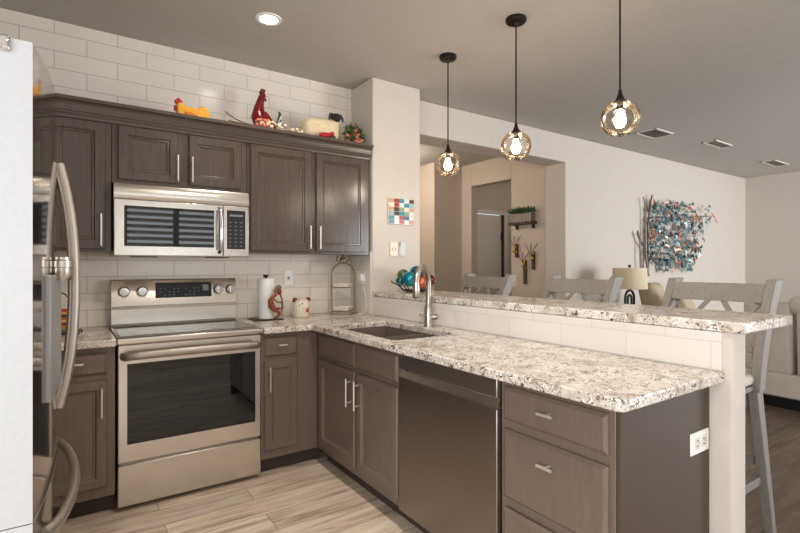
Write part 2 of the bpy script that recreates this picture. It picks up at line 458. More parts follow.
for x0, x1 in ((0.83, 1.63), (1.67, 2.47)):
    t = thing('window_shutter', 'white slatted shutter on the ' + ('nearer' if x0 < 1 else 'farther') + ' half of the window behind the viewer', 'shutter', (0.5 * (x0 + x1), -3.48, 0.95))
    mb = MB()
    for k in range(13):
        z = 1.00 + k * .11
        mb.hexa([(x0, -3.47, z + .020), (x1, -3.47, z + .020), (x0, -3.515, z - .030), (x1, -3.515, z - .030), (x0, -3.464, z + .030), (x1, -3.464, z + .030), (x0, -3.509, z - .020), (x1, -3.509, z - .020)])
    obj('slats', mb, M['trimwhite'], t)
    for a in (x0 - .02, x1 - .03): obj('stile', MB().box(a, a + .05, -3.51, -3.46, .95, 2.40), M['trimwhite'], t)
window('door_2', lambda a, b: (a, b, -3.58, -3.52), 5.7, 8.9, 0.0, 2.3, 2)
# hall behind the opening
struct('wall_hall_side', MB().box(4.73, 4.85, 3.655, 4.35, 0, CEIL).box(4.73, 4.85, 5.10, 5.32, 0, CEIL).box(4.73, 4.85, 4.35, 5.10, 2.41, CEIL), M['wall_hall'], bevel=0.01)
struct('wall_hall_end', MB().box(4.214, 4.86, 5.3, 6.3, 0, CEIL), M['wall_hall'], bevel=0.012, seg=3)
struct('wall_hall_far', MB().box(2.2, 4.214, 6.2, 6.3, 0, CEIL), M['wall_hall'])
struct('wall_hall_left', MB().box(2.2, 2.385, 3.62, 6.2, 0, CEIL), M['wall_hall'])
struct('wall_closet', MB().box(4.85, 6.6, 5.12, 5.22, 2.10, CEIL).box(5.42, 6.6, 5.12, 5.22, 0, 2.10), M['wall_hall'])
struct('wall_closet_side', MB().box(6.5, 6.6, 3.655, 5.22, 0, CEIL), M['wall_hall'])
o = struct('door_1', MB().box(4.86, 5.365, 5.13, 5.17, 0.01, 2.035), M['trimwhite'], bevel=0.004)
ch = obj('door_hinge', MB().box(5.355, 5.40, 5.10, 5.13, 1.66, 1.78), M['black'], o)
struct('trim_1', MB().box(4.852, 5.50, 5.095, 5.12, 2.04, 2.10).box(5.385, 5.47, 5.095, 5.12, 0, 2.04), M['trimwhite'], bevel=0.004)
struct('trim_2', MB().box(5.362, 5.386, 5.09, 5.125, 0.0, 2.04), M['charcoal'])
struct('baseboard_living', MB().box(4.56, 9.26, 3.36, 3.375, 0, 0.09), M['trimwhite'])
struct('baseboard_right', MB().box(9.245, 9.26, -3.4, 3.36, 0, 0.09), M['trimwhite'])
# half wall carrying the raised bar
def rounded_rect(x0, x1, y0, y1, r, corners):
    pts = []
    for cx, cy, a in ((x0 + r, y0 + r, 180), (x1 - r, y0 + r, 270), (x1 - r, y1 - r, 0), (x0 + r, y1 - r, 90)):
        if a in corners:
            for k in range(6):
                t = R(a + 90 * k / 5); pts.append((cx + r * math.cos(t), cy + r * math.sin(t)))
        else:
            pts.append((x0 if a in (180, 90) else x1, y0 if a in (180, 270) else y1))
    return pts
mb = MB(); mb.prism(rounded_rect(1.935, 2.035, 0.735, 3.164, 0.022, (180, 270)), 0, 1.054, 'z'); struct('wall_peninsula', mb, M['wall'])
struct('wall_peninsula_tile', MB().box(1.925, 1.936, 0.775, 3.164, 0.914, 1.054), M['tile_side'])

# ------------------------------------------------------------------ ceiling fittings
def vent(x, y, sx, sy, label):
    t = thing('ceiling_vent', label, 'vent', (x, y, CEIL), 0, 'supply vents in the living room ceiling')
    mb = MB(); w = 0.022
    for a in ((-sx, sx, -sy, -sy + w), (-sx, sx, sy - w, sy), (-sx, -sx + w, -sy, sy), (sx - w, sx, -sy, sy)): mb.box(a[0], a[1], a[2], a[3], -0.012, -0.0005)
    obj('frame', mb, M['trimwhite'], t, bevel=0.002, world=False)
    mb = MB(); n = 9
    for i in range(n):
        yy = -sy + w + (2 * sy - 2 * w) * (i + .5) / n
        mb.hexa([(-sx + w, yy - .010, -.012), (sx - w, yy - .010, -.012), (-sx + w, yy - .007, -.012), (sx - w, yy - .007, -.012),
                 (-sx + w, yy + .006, -.002), (sx - w, yy + .006, -.002), (-sx + w, yy + .009, -.002), (sx - w, yy + .009, -.002)])
    obj('louvre', mb, M['vent'], t, world=False)
    obj('backing', MB().box(-sx + w, sx - w, -sy + w, sy - w, -.0018, -.0006), M['keys'] if sy > .1 else M['vent'], t, world=False)
vent(5.28, 2.78, 0.20, 0.12, 'grey slatted ceiling vent nearest the pendant lights')
vent(6.36, 2.60, 0.24, 0.075, 'pale ceiling vent, middle one of the row over the leaf wall art')
vent(8.22, 2.63, 0.28, 0.085, 'pale ceiling vent nearest the far corner of the living room')

def downlight(x, y, power, label):
    t = thing('recessed_light', label, 'ceiling light', (x, y, CEIL), 0, 'round downlights in the kitchen ceiling')
    obj('trim_ring', MB().lathe([(0.052, -0.002), (0.054, -0.006), (0.073, -0.006), (0.076, -0.0005)], n=32, cap=False), M['white'], t, world=False)
    obj('lens', MB().lathe([(0.0001, -0.003), (0.053, -0.003), (0.053, -0.0008), (0.0001, -0.0008)], n=32, cap=False), M['can_light'], t, world=False)
    d = bpy.data.lights.new('downlight', 'SPOT'); d.energy = power; d.spot_size = R(150); d.spot_blend = 0.7; d.color = (1, .92, .82); d.shadow_soft_size = 0.06
    lo = bpy.data.objects.new('downlight', d); COL.objects.link(lo); lo.location = (x, y, CEIL - 0.02)
downlight(0.97, 2.77, 20, 'small round lit downlight in the ceiling above the cabinets')
downlight(0.97, 1.35, 72, 'added unseen fill downlight over the middle of the kitchen floor, above the viewer')  # this and those below: unseen downlights added to fill the kitchen
downlight(0.97, -0.1, 24, 'added unseen fill downlight behind the viewer toward the window')
downlight(-0.6, -0.1, 22, 'added unseen fill downlight behind the viewer toward the breakfast nook')

def pendant(y, label):
    t = thing('pendant_light', label, 'pendant light', (2.16, y, 1.99), 0, 'glass globe pendants over the bar')
    obj('canopy', MB().lathe([(0.06, CEIL - 1.99 - 0.0005), (0.06, CEIL - 2.008), (0.052, CEIL - 2.016), (0.012, CEIL - 2.018), (0.008, CEIL - 2.03)], n=28), M['bronze'], t, world=False)
    obj('cord', MB().tube([(0, 0, 0.13), (0, 0, CEIL - 2.02)], 0.0045, 8), M['wire'], t, world=False)
    obj('cap', MB().lathe([(0.032, 0.070), (0.030, 0.080), (0.019, 0.094), (0.011, 0.112), (0.007, 0.135)], n=24), M['bronze'], t, world=False)
    R0 = 0.088; pr = []
    for k in range(15):
        a = R(68 - k * (68 + 62) / 14); pr.append((R0 * math.cos(a), R0 * math.sin(a) * 0.98))
    inner = [(r - 0.003, z) for r, z in reversed(pr)]
    g = MB().lathe(pr, n=36, cap=False)
    obj('glass_globe', g, M['globe'], t, world=False, smooth=80)
    s = obj('socket', MB().lathe([(0.014, 0.04), (0.016, 0.045), (0.016, 0.072)], n=16), M['bronze'], t, world=False)
    obj('bulb', MB().lathe([(0.002, -0.045), (0.016, -0.040), (0.026, -0.022), (0.027, -0.008), (0.020, 0.014), (0.013, 0.032), (0.012, 0.041)], n=20), M['bulb'], t, world=False, smooth=80)
    d = bpy.data.lights.new('pendant_lamp', 'POINT'); d.energy = 2.6; d.color = (1, .90, .78); d.shadow_soft_size = 0.03
    lo = bpy.data.objects.new('pendant_lamp', d); COL.objects.link(lo); lo.location = (2.16, y, 1.925)
pendant(2.562, 'glass globe pendant light nearest the wall column')
pendant(1.948, 'middle glass globe pendant light of the three over the bar')
pendant(1.302, 'glass globe pendant light over the open end of the bar, nearest the viewer')

# ------------------------------------------------------------------ cabinets
FRAME_UP = [(0, 0), (0, .014), (.004, .019), (.050, .019), (.055, .012), (.064, .013), (.068, .008)]
FRAME_LO = [(0, 0), (0, .012), (.006, .019), (.046, .019), (.054, .010), (.060, .011), (.064, .008)]
DRAWER = [(0, 0), (0, .009), (.012, .019)]
def bar_pull(p0, p1, out, r=0.0055, stand=0.030, posts=2):
    """pull bar from p0 to p1 (world points on the front), OUT the outward direction"""
    p0, p1, out = Vector(p0), Vector(p1), Vector(out)
    mb = MB(); mb.tube([p0 + out * stand, p1 + out * stand], r, 10)
    for f in ((0.14, 0.86) if posts == 2 else (0.5,)):
        q = p0.lerp(p1, f); mb.tube([q + out * 0.0005, q + out * stand], r * 0.85, 8)
    return mb
def front(fn, kind, a0, a1, b0, b1, parent, mat, out, pull=None):
    mb = MB(); mb.panel(fn, a0, a1, b0, b1, {'up': FRAME_UP, 'door': FRAME_LO, 'drawer': DRAWER}[kind])
    o = obj('drawer' if kind == 'drawer' else 'door', mb, mat, parent, smooth=25)
    if pull:
        a, b, c, d_, posts = pull
        obj('handle', bar_pull(fn(a, b, .019), fn(c, d_, .019), out, posts=posts), M['pull'], o)
    return o
OY, OX = (0, -1, 0), (-1, 0, 0)
def fy(Y): return lambda a, b, o: (a, Y - o, b)
def fx(X): return lambda a, b, o: (X - o, a, b)

UP = 3.19
t = thing('wall_cabinet', 'tall single-door upper cabinet beside the refrigerator, left of the microwave', 'cabinet', (-0.05, 3.35, 1.375))
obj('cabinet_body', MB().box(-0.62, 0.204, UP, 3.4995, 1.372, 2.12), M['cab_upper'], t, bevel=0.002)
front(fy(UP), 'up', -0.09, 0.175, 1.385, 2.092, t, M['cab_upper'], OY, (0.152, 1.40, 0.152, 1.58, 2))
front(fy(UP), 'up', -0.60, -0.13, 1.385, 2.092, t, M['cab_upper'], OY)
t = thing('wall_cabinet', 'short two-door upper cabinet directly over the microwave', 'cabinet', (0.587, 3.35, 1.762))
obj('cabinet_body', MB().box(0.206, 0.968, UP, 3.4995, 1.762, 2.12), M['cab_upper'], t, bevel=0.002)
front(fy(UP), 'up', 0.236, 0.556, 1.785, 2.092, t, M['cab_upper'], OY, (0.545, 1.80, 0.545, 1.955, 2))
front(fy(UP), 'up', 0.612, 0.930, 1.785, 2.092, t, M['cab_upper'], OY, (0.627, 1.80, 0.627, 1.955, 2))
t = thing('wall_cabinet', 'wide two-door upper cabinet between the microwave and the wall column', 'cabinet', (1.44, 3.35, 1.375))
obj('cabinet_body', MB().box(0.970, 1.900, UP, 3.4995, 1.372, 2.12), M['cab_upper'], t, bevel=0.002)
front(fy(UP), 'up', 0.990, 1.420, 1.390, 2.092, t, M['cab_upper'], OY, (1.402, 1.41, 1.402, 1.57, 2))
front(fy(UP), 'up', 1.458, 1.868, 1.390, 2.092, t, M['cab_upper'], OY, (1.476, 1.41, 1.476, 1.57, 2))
# crown moulding with a top deck that carries the ornaments
prof = [(3.4995, 2.121), (UP - .001, 2.121), (UP - .001, 2.098), (UP - .014, 2.098), (UP - .016, 2.116), (UP - .022, 2.120), (UP - .022, 2.130), (UP - .028, 2.135), (UP - .028, 2.143)]
for k in range(7):
    a = R(90 * k / 6); prof.append((UP - .031 - .026 * (1 - math.cos(a)), 2.147 + .034 * math.sin(a)))
prof += [(UP - .062, 2.184), (UP - .062, 2.202), (UP - .056, 2.204), (3.4995, 2.204)]
mb = MB(); mb.prism(prof, -0.62, 1.906, 'x')
tag(obj('crown_molding', mb, M['cab_trim'], smooth=50), 'long grey stained crown molding running along the tops of the upper cabinets', 'molding')

# base cabinets
BF = 2.92
t = thing('base_cabinet', 'narrow base cabinet left of the range with one drawer over a door', 'cabinet', (-0.2, 3.2, 0))
obj('cabinet_body', MB().box(-0.94, 0.204, BF, 3.495, 0.10, 0.874), M['cab'], t, bevel=0.002)
obj('toe_kick', MB().box(-0.94, 0.204, BF + .07, BF + .09, 0.0, 0.10), M['toekick'], t)
front(fy(BF), 'drawer', -0.16, 0.168, 0.735, 0.846, t, M['cab'], OY, (0.0, 0.800, 0.065, 0.800, 1))
front(fy(BF), 'door', -0.16, 0.168, 0.155, 0.705, t, M['cab'], OY, (0.142, 0.52, 0.142, 0.67, 2))
t = thing('base_cabinet', 'base cabinet right of the range with one drawer, one door and a blank corner filler', 'cabinet', (1.2, 3.2, 0))
obj('cabinet_body', MB().box(0.974, 1.349, BF, 3.495, 0.10, 0.874), M['cab'], t, bevel=0.002)
obj('toe_kick', MB().box(0.974, 1.40, BF + .07, BF + .09, 0.0, 0.10), M['toekick'], t)
front(fy(BF), 'drawer', 0.990, 1.205, 0.730, 0.852, t, M['cab'], OY, (1.07, 0.800, 1.125, 0.800, 1))
front(fy(BF), 'door', 0.990, 1.205, 0.155, 0.705, t, M['cab'], OY, (1.018, 0.52, 1.018, 0.67, 2))
XF = 1.35
t = thing('base_cabinet', 'two-door base cabinet under the sink with two false drawer fronts', 'cabinet', (1.65, 2.43, 0))
obj('cabinet_body', MB().box(XF, 1.924, 1.952, 2.918, 0.10, 0.60).box(XF, XF + .013, 1.952, 2.918, 0.60, 0.874).box(1.90, 1.924, 1.952, 2.918, 0.60, 0.874), M['cab'], t, bevel=0.002)
obj('toe_kick', MB().box(XF + .07, XF + .09, 1.952, 2.918, 0.0, 0.10), M['toekick'], t)
front(fx(XF), 'drawer', 2.40, 2.862, 0.715, 0.850, t, M['cab'], OX)
front(fx(XF), 'drawer', 1.968, 2.372, 0.715, 0.850, t, M['cab'], OX)
front(fx(XF), 'door', 2.40, 2.862, 0.150, 0.690, t, M['cab'], OX, (2.438, 0.49, 2.438, 0.65, 2))
front(fx(XF), 'door', 1.968, 2.372, 0.150, 0.690, t, M['cab'], OX, (2.345, 0.49, 2.345, 0.65, 2))
t = thing('base_cabinet', 'three-drawer base cabinet at the open end of the peninsula', 'cabinet', (1.65, 1.04, 0))
obj('cabinet_body', MB().box(XF, 1.924, 0.828, 1.288, 0.10, 0.874), M['cab'], t, bevel=0.002)
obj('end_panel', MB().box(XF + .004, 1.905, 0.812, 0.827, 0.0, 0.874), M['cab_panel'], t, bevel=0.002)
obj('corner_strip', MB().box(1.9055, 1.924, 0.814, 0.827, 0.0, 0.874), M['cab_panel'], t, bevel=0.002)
obj('toe_kick', MB().box(XF + .07, XF + .09, 0.828, 1.288, 0.0, 0.10), M['toekick'], t)
front(fx(XF), 'drawer', 0.846, 1.268, 0.722, 0.846, t, M['cab'], OX, (1.022, 0.795, 1.084, 0.795, 1))
front(fx(XF), 'drawer', 0.846, 1.268, 0.435, 0.688, t, M['cab'], OX, (1.022, 0.620, 1.084, 0.620, 1))
front(fx(XF), 'drawer', 0.846, 1.268, 0.145, 0.398, t, M['cab'], OX, (1.022, 0.330, 1.084, 0.330, 1))

# dishwasher
t = thing('dishwasher', 'dark stainless dishwasher with a pocket handle under the granite counter', 'dishwasher', (1.65, 1.62, 0))
obj('tub_body', MB().box(1.37, 1.92, 1.292, 1.945, 0.10, 0.868), M['steel_dark'], t)
obj('door_panel', MB().box(1.328, 1.369, 1.292, 1.945, 0.105, 0.752), M['steel_dark'], t, bevel=0.004)
obj('control_panel', MB().box(1.328, 1.369, 1.292, 1.945, 0.792, 0.866), M['steel_mid'], t, bevel=0.004)
mb = MB(); mb.hexa([(1.330, 1.294, .753), (1.369, 1.294, .753), (1.330, 1.943, .753), (1.369, 1.943, .753), (1.350, 1.294, .7915), (1.369, 1.294, .7915), (1.350, 1.943, .7915), (1.369, 1.943, .7915)])
o = obj('pocket_handle', mb, M['steel'], t); o['label'] = 'lighter sloped pocket handle'
obj('toe_kick', MB().box(1.42, 1.44, 1.292, 1.945, 0.0, 0.10), M['toekick'], t)

# ------------------------------------------------------------------ counters, bar, sink, faucet
def slab(xs, ys, holes_or_mask, z0, z1):
    mb = MB(); bm = mb.bm
    for i in range(len(xs) - 1):
        for j in range(len(ys) - 1):
            if holes_or_mask(0.5 * (xs[i] + xs[i + 1]), 0.5 * (ys[j] + ys[j + 1])):
                q = [bm.verts.new(p) for p in ((xs[i], ys[j], z0), (xs[i + 1], ys[j], z0), (xs[i + 1], ys[j + 1], z0), (xs[i], ys[j + 1], z0))]
                bm.faces.new(q)
    bmesh.ops.remove_doubles(bm, verts=bm.verts, dist=1e-5)
    g = bmesh.ops.extrude_face_region(bm, geom=list(bm.faces))
    bmesh.ops.translate(bm, verts=[v for v in g['geom'] if isinstance(v, bmesh.types.BMVert)], vec=(0, 0, z1 - z0))
    bmesh.ops.recalc_face_normals(bm, faces=bm.faces)
    return mb
def counter_mask(x, y):
    if 1.362 < x < 1.785 and 2.03 < y < 2.775: return False
    if y > 3.16: return x < 1.909
    if y > 2.868: return x > 0.976
    return x > 1.283
mb = slab([0.976, 1.283, 1.362, 1.785, 1.909, 1.924], [0.765, 2.03, 2.775, 2.868, 3.164, 3.494], counter_mask, 0.8765, 0.914)
def round_vert_edges(mb, pts, r, seg=6):
    bm = mb.bm; es = []
    for e in bm.edges:
        a, b = e.verts
        if abs(a.co.x - b.co.x) < 1e-5 and abs(a.co.y - b.co.y) < 1e-5:
            if any(abs(a.co.x - p[0]) < 1e-4 and abs(a.co.y - p[1]) < 1e-4 for p in pts): es.append(e)
    bmesh.ops.bevel(bm, geom=es, offset=r, segments=seg, affect='EDGES', profile=0.5)
round_vert_edges(mb, [(1.283, 0.765), (1.362, 2.03), (1.362, 2.775), (1.785, 2.03), (1.785, 2.775)], 0.03)
tag(obj('countertop', mb, M['granite'], bevel=0.006, seg=3), 'speckled granite L-shaped countertop with a sink cutout', 'countertop')
mb = MB().box(-0.945, 0.206, 2.868, 3.494, 0.8765, 0.914)
tag(obj('countertop', mb, M['granite'], bevel=0.006, seg=3), 'short speckled granite countertop between the refrigerator and the range', 'countertop')
mb = MB().box(1.922, 2.375, 0.700, 3.164, 1.055, 1.095); round_vert_edges(mb, [(1.922, 0.700), (2.375, 0.700)], 0.012, 4)
tag(obj('bar_counter', mb, M['granite'], bevel=0.006, seg=3), 'raised speckled granite bar top along the tiled half wall', 'counter')

t = thing('sink', 'brown composite double-bowl undermount sink', 'sink', (1.60, 2.40, 0.876))
mb = MB()
def basin(mb, x0, x1, y0, y1, zt, zb, th=0.006):
    o_ = [[(x0 - th, y0 - th, zt), (x1 + th, y0 - th, zt), (x1 + th, y1 + th, zt), (x0 - th, y1 + th, zt)]]
    rr = lambda ins, z: [(x0 + ins, y0 + ins, z), (x1 - ins, y0 + ins, z), (x1 - ins, y1 - ins, z), (x0 + ins, y1 - ins, z)]
    mb.rings([[(x0 + .01, y0 + .01, zb - th), (x1 - .01, y0 + .01, zb - th), (x1 - .01, y1 - .01, zb - th), (x0 + .01, y1 - .01, zb - th)], o_[0], rr(0, zt), rr(.006, zb + .02), rr(.022, zb)])
basin(mb, 1.372, 1.780, 2.37, 2.770, 0.8755, 0.69)
obj('large_bowl', mb, M['sink'], t, smooth=25)
mb = MB(); basin(mb, 1.372, 1.780, 2.036, 2.345, 0.8755, 0.70); obj('small_bowl', mb, M['sink'], t, smooth=25)
for y, z in ((2.55, .6905), (2.2, .7005)):
    obj('drain', MB().lathe([(0.044, 0.0), (0.042, .003), (0.030, .0035), (0.028, .001)], (1.6, y, z), 24), M['nickel'], t)

t = thing('faucet', 'brushed nickel pull-down gooseneck faucet behind the sink', 'faucet', (1.845, 2.375, 0.914))
bx, by = 1.845, 2.375; dx, dy = -0.84, -0.54
obj('base', MB().lathe([(0.032, 0.0005), (0.032, .006), (0.029, .010), (0.026, .03), (0.026, .12), (0.018, .14)], (bx, by, .914), 24), M['nickel'], t)
pts = [(bx, by, 1.05), (bx, by, 1.12), (bx, by, 1.175)]
rr = 0.108
for k in range(1, 13):
    a = R(180 - 170 * k / 12); h = rr + rr * math.cos(a); pts.append((bx + dx * h, by + dy * h, 1.175 + rr * math.sin(a) * 1.0))
obj('spout', MB().tube(pts, 0.018, 14), M['nickel'], t, smooth=60)
e = Vector(pts[-1])
obj('spray_head', MB().tube([e + Vector((0, 0, .004)), e + Vector((0.002, 0.0, -.03)), e + Vector((0.002, 0, -.085)), e + Vector((.002, 0, -.092))], [.0175, .021, .024, .019], 14), M['nickel'], t, smooth=60)
obj('lever', MB().tube([(bx + .01, by - .01, .972), (bx + .036, by - .040, .975)], .017, 10).tube([(bx - .005, by, .985), (bx - .055, by + .018, .990)], .008, 10), M['nickel'], t, smooth=60)

# ------------------------------------------------------------------ range
RX0, RX1, RF = 0.2145, 0.966, 2.90
t = thing('range', 'stainless steel electric range with a black glass oven window', 'stove', (0.59, 3.2, 0))
obj('oven_body', MB().box(RX0 + .004, RX1 - .004, RF + .035, 3.485, 0.035, 0.898), M['steel'], t, bevel=0.002)
for x in (RX0 + .05, RX1 - .05):
    for y in (RF + .1, 3.4): obj('foot', MB().lathe([(0.018, 0.0), (0.018, 0.035)], (x, y, 0), 12), M['black'], t)
obj('storage_drawer', MB().box(RX0, RX1, RF, RF + .034, 0.03, 0.246), M['steel'], t, bevel=0.004)
o = obj('oven_door', MB().box(RX0, RX1, RF, RF + .034, 0.258, 0.876), M['steel'], t, bevel=0.004)
obj('window_glass', MB().box(0.257, 0.932, RF - .0025, RF + .002, 0.352, 0.775), M['blackglass'], o)
mb = MB()
zc_, yb = .822, RF - .052
pts = [(RX0 + .020, RF - .006, zc_ - .006), (RX0 + .03, yb + .012, zc_ - .004)] + [(RX0 + .045 + (RX1 - RX0 - .09) * k / 12, yb - .010 * math.sin(math.pi * k / 12), zc_ + .004 * math.sin(math.pi * k / 12)) for k in range(13)] + [(RX1 - .03, yb + .012, zc_ - .004), (RX1 - .020, RF - .006, zc_ - .006)]
mb.tube(pts, .021, 12, flat=0.6)
obj('handle', mb, M['handle_steel'], o, smooth=60)
# cooktop with its steel front rim
mb = MB(); mb.prism([(RF - .026, .884), (RF - .028, .890), (RF - .026, .912), (RF - .018, .916), (3.44, .916), (3.44, .8985), (RF + .03, .8985), (RF + .03, .884)], RX0 - .004, RX1 + .004, 'x')
o = obj('cooktop_frame', mb, M['steel'], t, bevel=0.0015)
obj('cooktop_glass', MB().box(RX0 + .012, RX1 - .012, RF + .030, 3.405, .9155, .9185), M['cooktop'], t, bevel=0.001)
for x, y, r_ in ((.39, 3.04, .105), (.79, 3.04, .085), (.39, 3.29, .075), (.79, 3.29, .1), (.59, 3.31, .05)):
    mb = MB().lathe([(r_, .9187), (r_, .9189), (r_ - .0015, .9189), (r_ - .0015, .9187)], (x, y, 0), 48, cap=False)
    obj('burner_ring', mb, M['cooktop'], t)
# backguard
mb = MB(); mb.prism([(3.425, .9165), (3.412, .930), (3.412, 1.020), (3.420, 1.030), (3.405, 1.040), (3.430, 1.196), (3.436, 1.204), (3.485, 1.204), (3.485, .9165)], RX0 + .002, RX1 - .002, 'x')
bg = obj('backguard', mb, M['steel'], t, bevel=0.002)
def tilt(x, z): return (x, 3.405 + (z - 1.040) / .156 * .025, z)
def on_guard(x0, x1, z0, z1, o_):
    a, b, c, d_ = tilt(x0, z0), tilt(x1, z0), tilt(x0, z1), tilt(x1, z1)
    return [(p[0], p[1] - k, p[2]) for k in (o_, -.004) for p in (a, b, c, d_)]
dp = obj('display_panel', MB().hexa(on_guard(.46, .80, 1.085, 1.182, .0015)), M['display'], t)
for i in range(9):
    for j in range(3):
        x = .485 + i * .026 + (.02 if i > 4 else 0); z = 1.100 + j * .020
        if (i * 7 + j * 5) % 4: obj('key_mark', MB().hexa(on_guard(x, x + .010, z, z + .004, .0022)), M['keys'], dp)
obj('start_key', MB().hexa(on_guard(.745, .782, 1.125, 1.165, .0021)), M['keys'], dp)
for x in (.285, .385, .845, .925):
    p = tilt(x, 1.130)
    k = MB().lathe([(0.0335, .003), (0.0335, -.004), (0.030, -.008), (0.029, -.026), (0.025, -.031), (0.0, -.0312)], (p[0], p[1], p[2]), 28, axis='y')
    k.box(p[0] - .006, p[0] + .006, p[1] - .036, p[1] - .028, p[2] - .026, p[2] + .026)
    obj('knob', k, M['chrome'], t, bevel=0.001, smooth=40)

# ------------------------------------------------------------------ microwave
MX0, MX1, MF = 0.2115, 0.9635, 3.125
t = thing('microwave', 'stainless over-the-range microwave with a black keypad', 'microwave', (0.587, 3.3, 1.36))
obj('body', MB().box(MX0, MX1, MF + .03, 3.495, 1.345, 1.7605), M['steel'], t, bevel=0.002)
mb = MB(); mb.prism([(MF + .031, 1.672), (MF + .001, 1.672), (MF - .003, 1.678), (MF + .004, 1.752), (MF + .010, 1.758), (MF + .031, 1.758)], MX0, MX1, 'x')
obj('vent_cover', mb, M['steel'], t, smooth=40)
o = obj('door', MB().box(MX0, 0.802, MF, MF + .0295, 1.348, 1.668), M['steel'], t, bevel=0.004)
obj('window_glass', MB().box(0.262, 0.748, MF - .0025, MF + .002, 1.402, 1.632), M['blackglass'], o, bevel=0.001)
mb = MB().tube([(.778, MF + .004, 1.375), (.778, MF - .028, 1.385)] + [(.778, MF - .036 - .012 * math.sin(math.pi * k / 8), 1.395 + .23 * k / 8) for k in range(9)] + [(.778, MF - .028, 1.636), (.778, MF + .004, 1.646)], .0135, 12)
obj('handle', mb, M['chrome'], o, smooth=60)
obj('control_panel', MB().box(0.804, MX1, MF, MF + .0295, 1.348, 1.668), M['steel'], t, bevel=0.004)
kp = obj('keypad', MB().box(0.826, 0.940, MF - .002, MF + .002, 1.395, 1.640), M['black'], t, bevel=0.001)
for j in range(7):
    for i in range(3):
        x = .838 + i * .034; z = 1.412 + j * .025
        obj('key_mark', MB().box(x, x + .014, MF - .0028, MF - .001, z, z + .0045), M['keys'], kp)
obj('display', MB().box(.842, .924, MF - .0028, MF - .001, 1.602, 1.614), M['keys'], kp)
for x in (.30, .72): obj('light_lens', MB().box(x, x + .14, 3.2, 3.26, 1.340, 1.346), M['black'], t)

# ------------------------------------------------------------------ refrigerator (front faces +X)
FY0, FY1 = 1.291, 2.192
t = thing('refrigerator', 'large stainless french-door refrigerator cropped by the near edge', 'refrigerator', (-0.5, 1.74, 0))
obj('cabinet', MB().box(-0.86, -0.135, FY0 + .012, FY1 - .012, 0.03, 1.745), M['fridge_edge'], t, bevel=0.004)
for x in (-.2, -.8):
    for y in (FY0 + .06, FY1 - .06): obj('foot', MB().lathe([(0.02, 0), (0.02, .03)], (x, y, 0), 12), M['black'], t)
YM = 0.5 * (FY0 + FY1)
def frontx(y): return -0.0615 + 0.036 * (1 - ((y - YM) / (YM - FY0)) ** 2)   # the fronts bow outwards
def bowed(y0, y1, z0, z1, n=10):
    mb = MB(); ys = [y0 + (y1 - y0) * k / n for k in range(n + 1)]
    ol = [(-0.130, y0)] + [(frontx(y), y) for y in ys] + [(-0.130, y1)]
    mb.mi = 0
    mb.prism(ol, z0, z1, 'z')
    mb.bm.faces.ensure_lookup_table()
    for f in mb.bm.faces:
        c = f.calc_center_median()
        if c.x > -0.09 and y0 + 1e-4 < c.y < y1 - 1e-4 and z0 + 1e-4 < c.z < z1 - 1e-4: f.material_index = 1
    return mb
def fridge_handle(pts): return MB().tube(pts, .0155, 12, flat=0.8)
for name, y0, y1, hy in (('near', FY0, YM - .003, YM - .028), ('far', YM + .003, FY1, YM + .028)):
    dr = obj('door', bowed(y0, y1, 0.7465, 1.768), [M['fridge_edge'], M['steel_fridge']], t, smooth=20)
    fxh = frontx(hy)
    pts = bez((fxh + .002, hy, 1.588), (fxh + .024, hy, 1.50), (fxh + .041, hy, 1.40), (fxh + .041, hy, 1.236), 10) + bez((fxh + .041, hy, 1.236), (fxh + .041, hy, 1.07), (fxh + .024, hy, .97), (fxh + .002, hy, .884), 10)[1:]
    obj('handle', fridge_handle(pts), M['handle_steel'], dr, smooth=60)
    if name == 'near':
        near = dr
dz = obj('freezer_drawer', bowed(FY0, FY1, 0.06, 0.744, 16), [M['fridge_edge'], M['steel_fridge']], t, smooth=20)
pts = [(frontx(y) + .004 + .040 * math.sin(math.pi * min(1, max(0, k / 16))) ** 0.45, y, .675) for k, y in enumerate([FY0 + .09 + (FY1 - FY0 - .18) * k / 16 for k in range(17)])]
obj('handle', fridge_handle(pts), M['handle_steel'], dz, smooth=60)
# water dispenser on the near door
mb = MB(); y0, y1 = 1.43, 1.665; X0 = frontx(1.43)
mb.hexa([(X0 - .01, y0, .965), (X0 + .010, y0, .965), (frontx(y1) - .01, y1, .965), (frontx(y1) + .012, y1, .965), (X0 - .01, y0, 1.27), (X0 + .010, y0, 1.27), (frontx(y1) - .01, y1, 1.27), (frontx(y1) + .012, y1, 1.27)])
o = obj('dispenser_panel', mb, M['dispenser'], near, bevel=0.003)
obj('dispenser_spout', MB().lathe([(0.020, 1.255), (0.024, 1.262), (0.024, 1.288), (0.026, 1.290), (0.026, 1.306), (0.022, 1.309), (0.022, 1.316), (0.0, 1.3165)], (frontx(1.57) + .018, 1.57, 0), 24), M['nickel'], near)
obj('hinge_cover', MB().box(-.175, -.098, FY0 - .010, FY0 + .10, 1.738, 1.772), M['chrome'], t, bevel=0.006, seg=3)

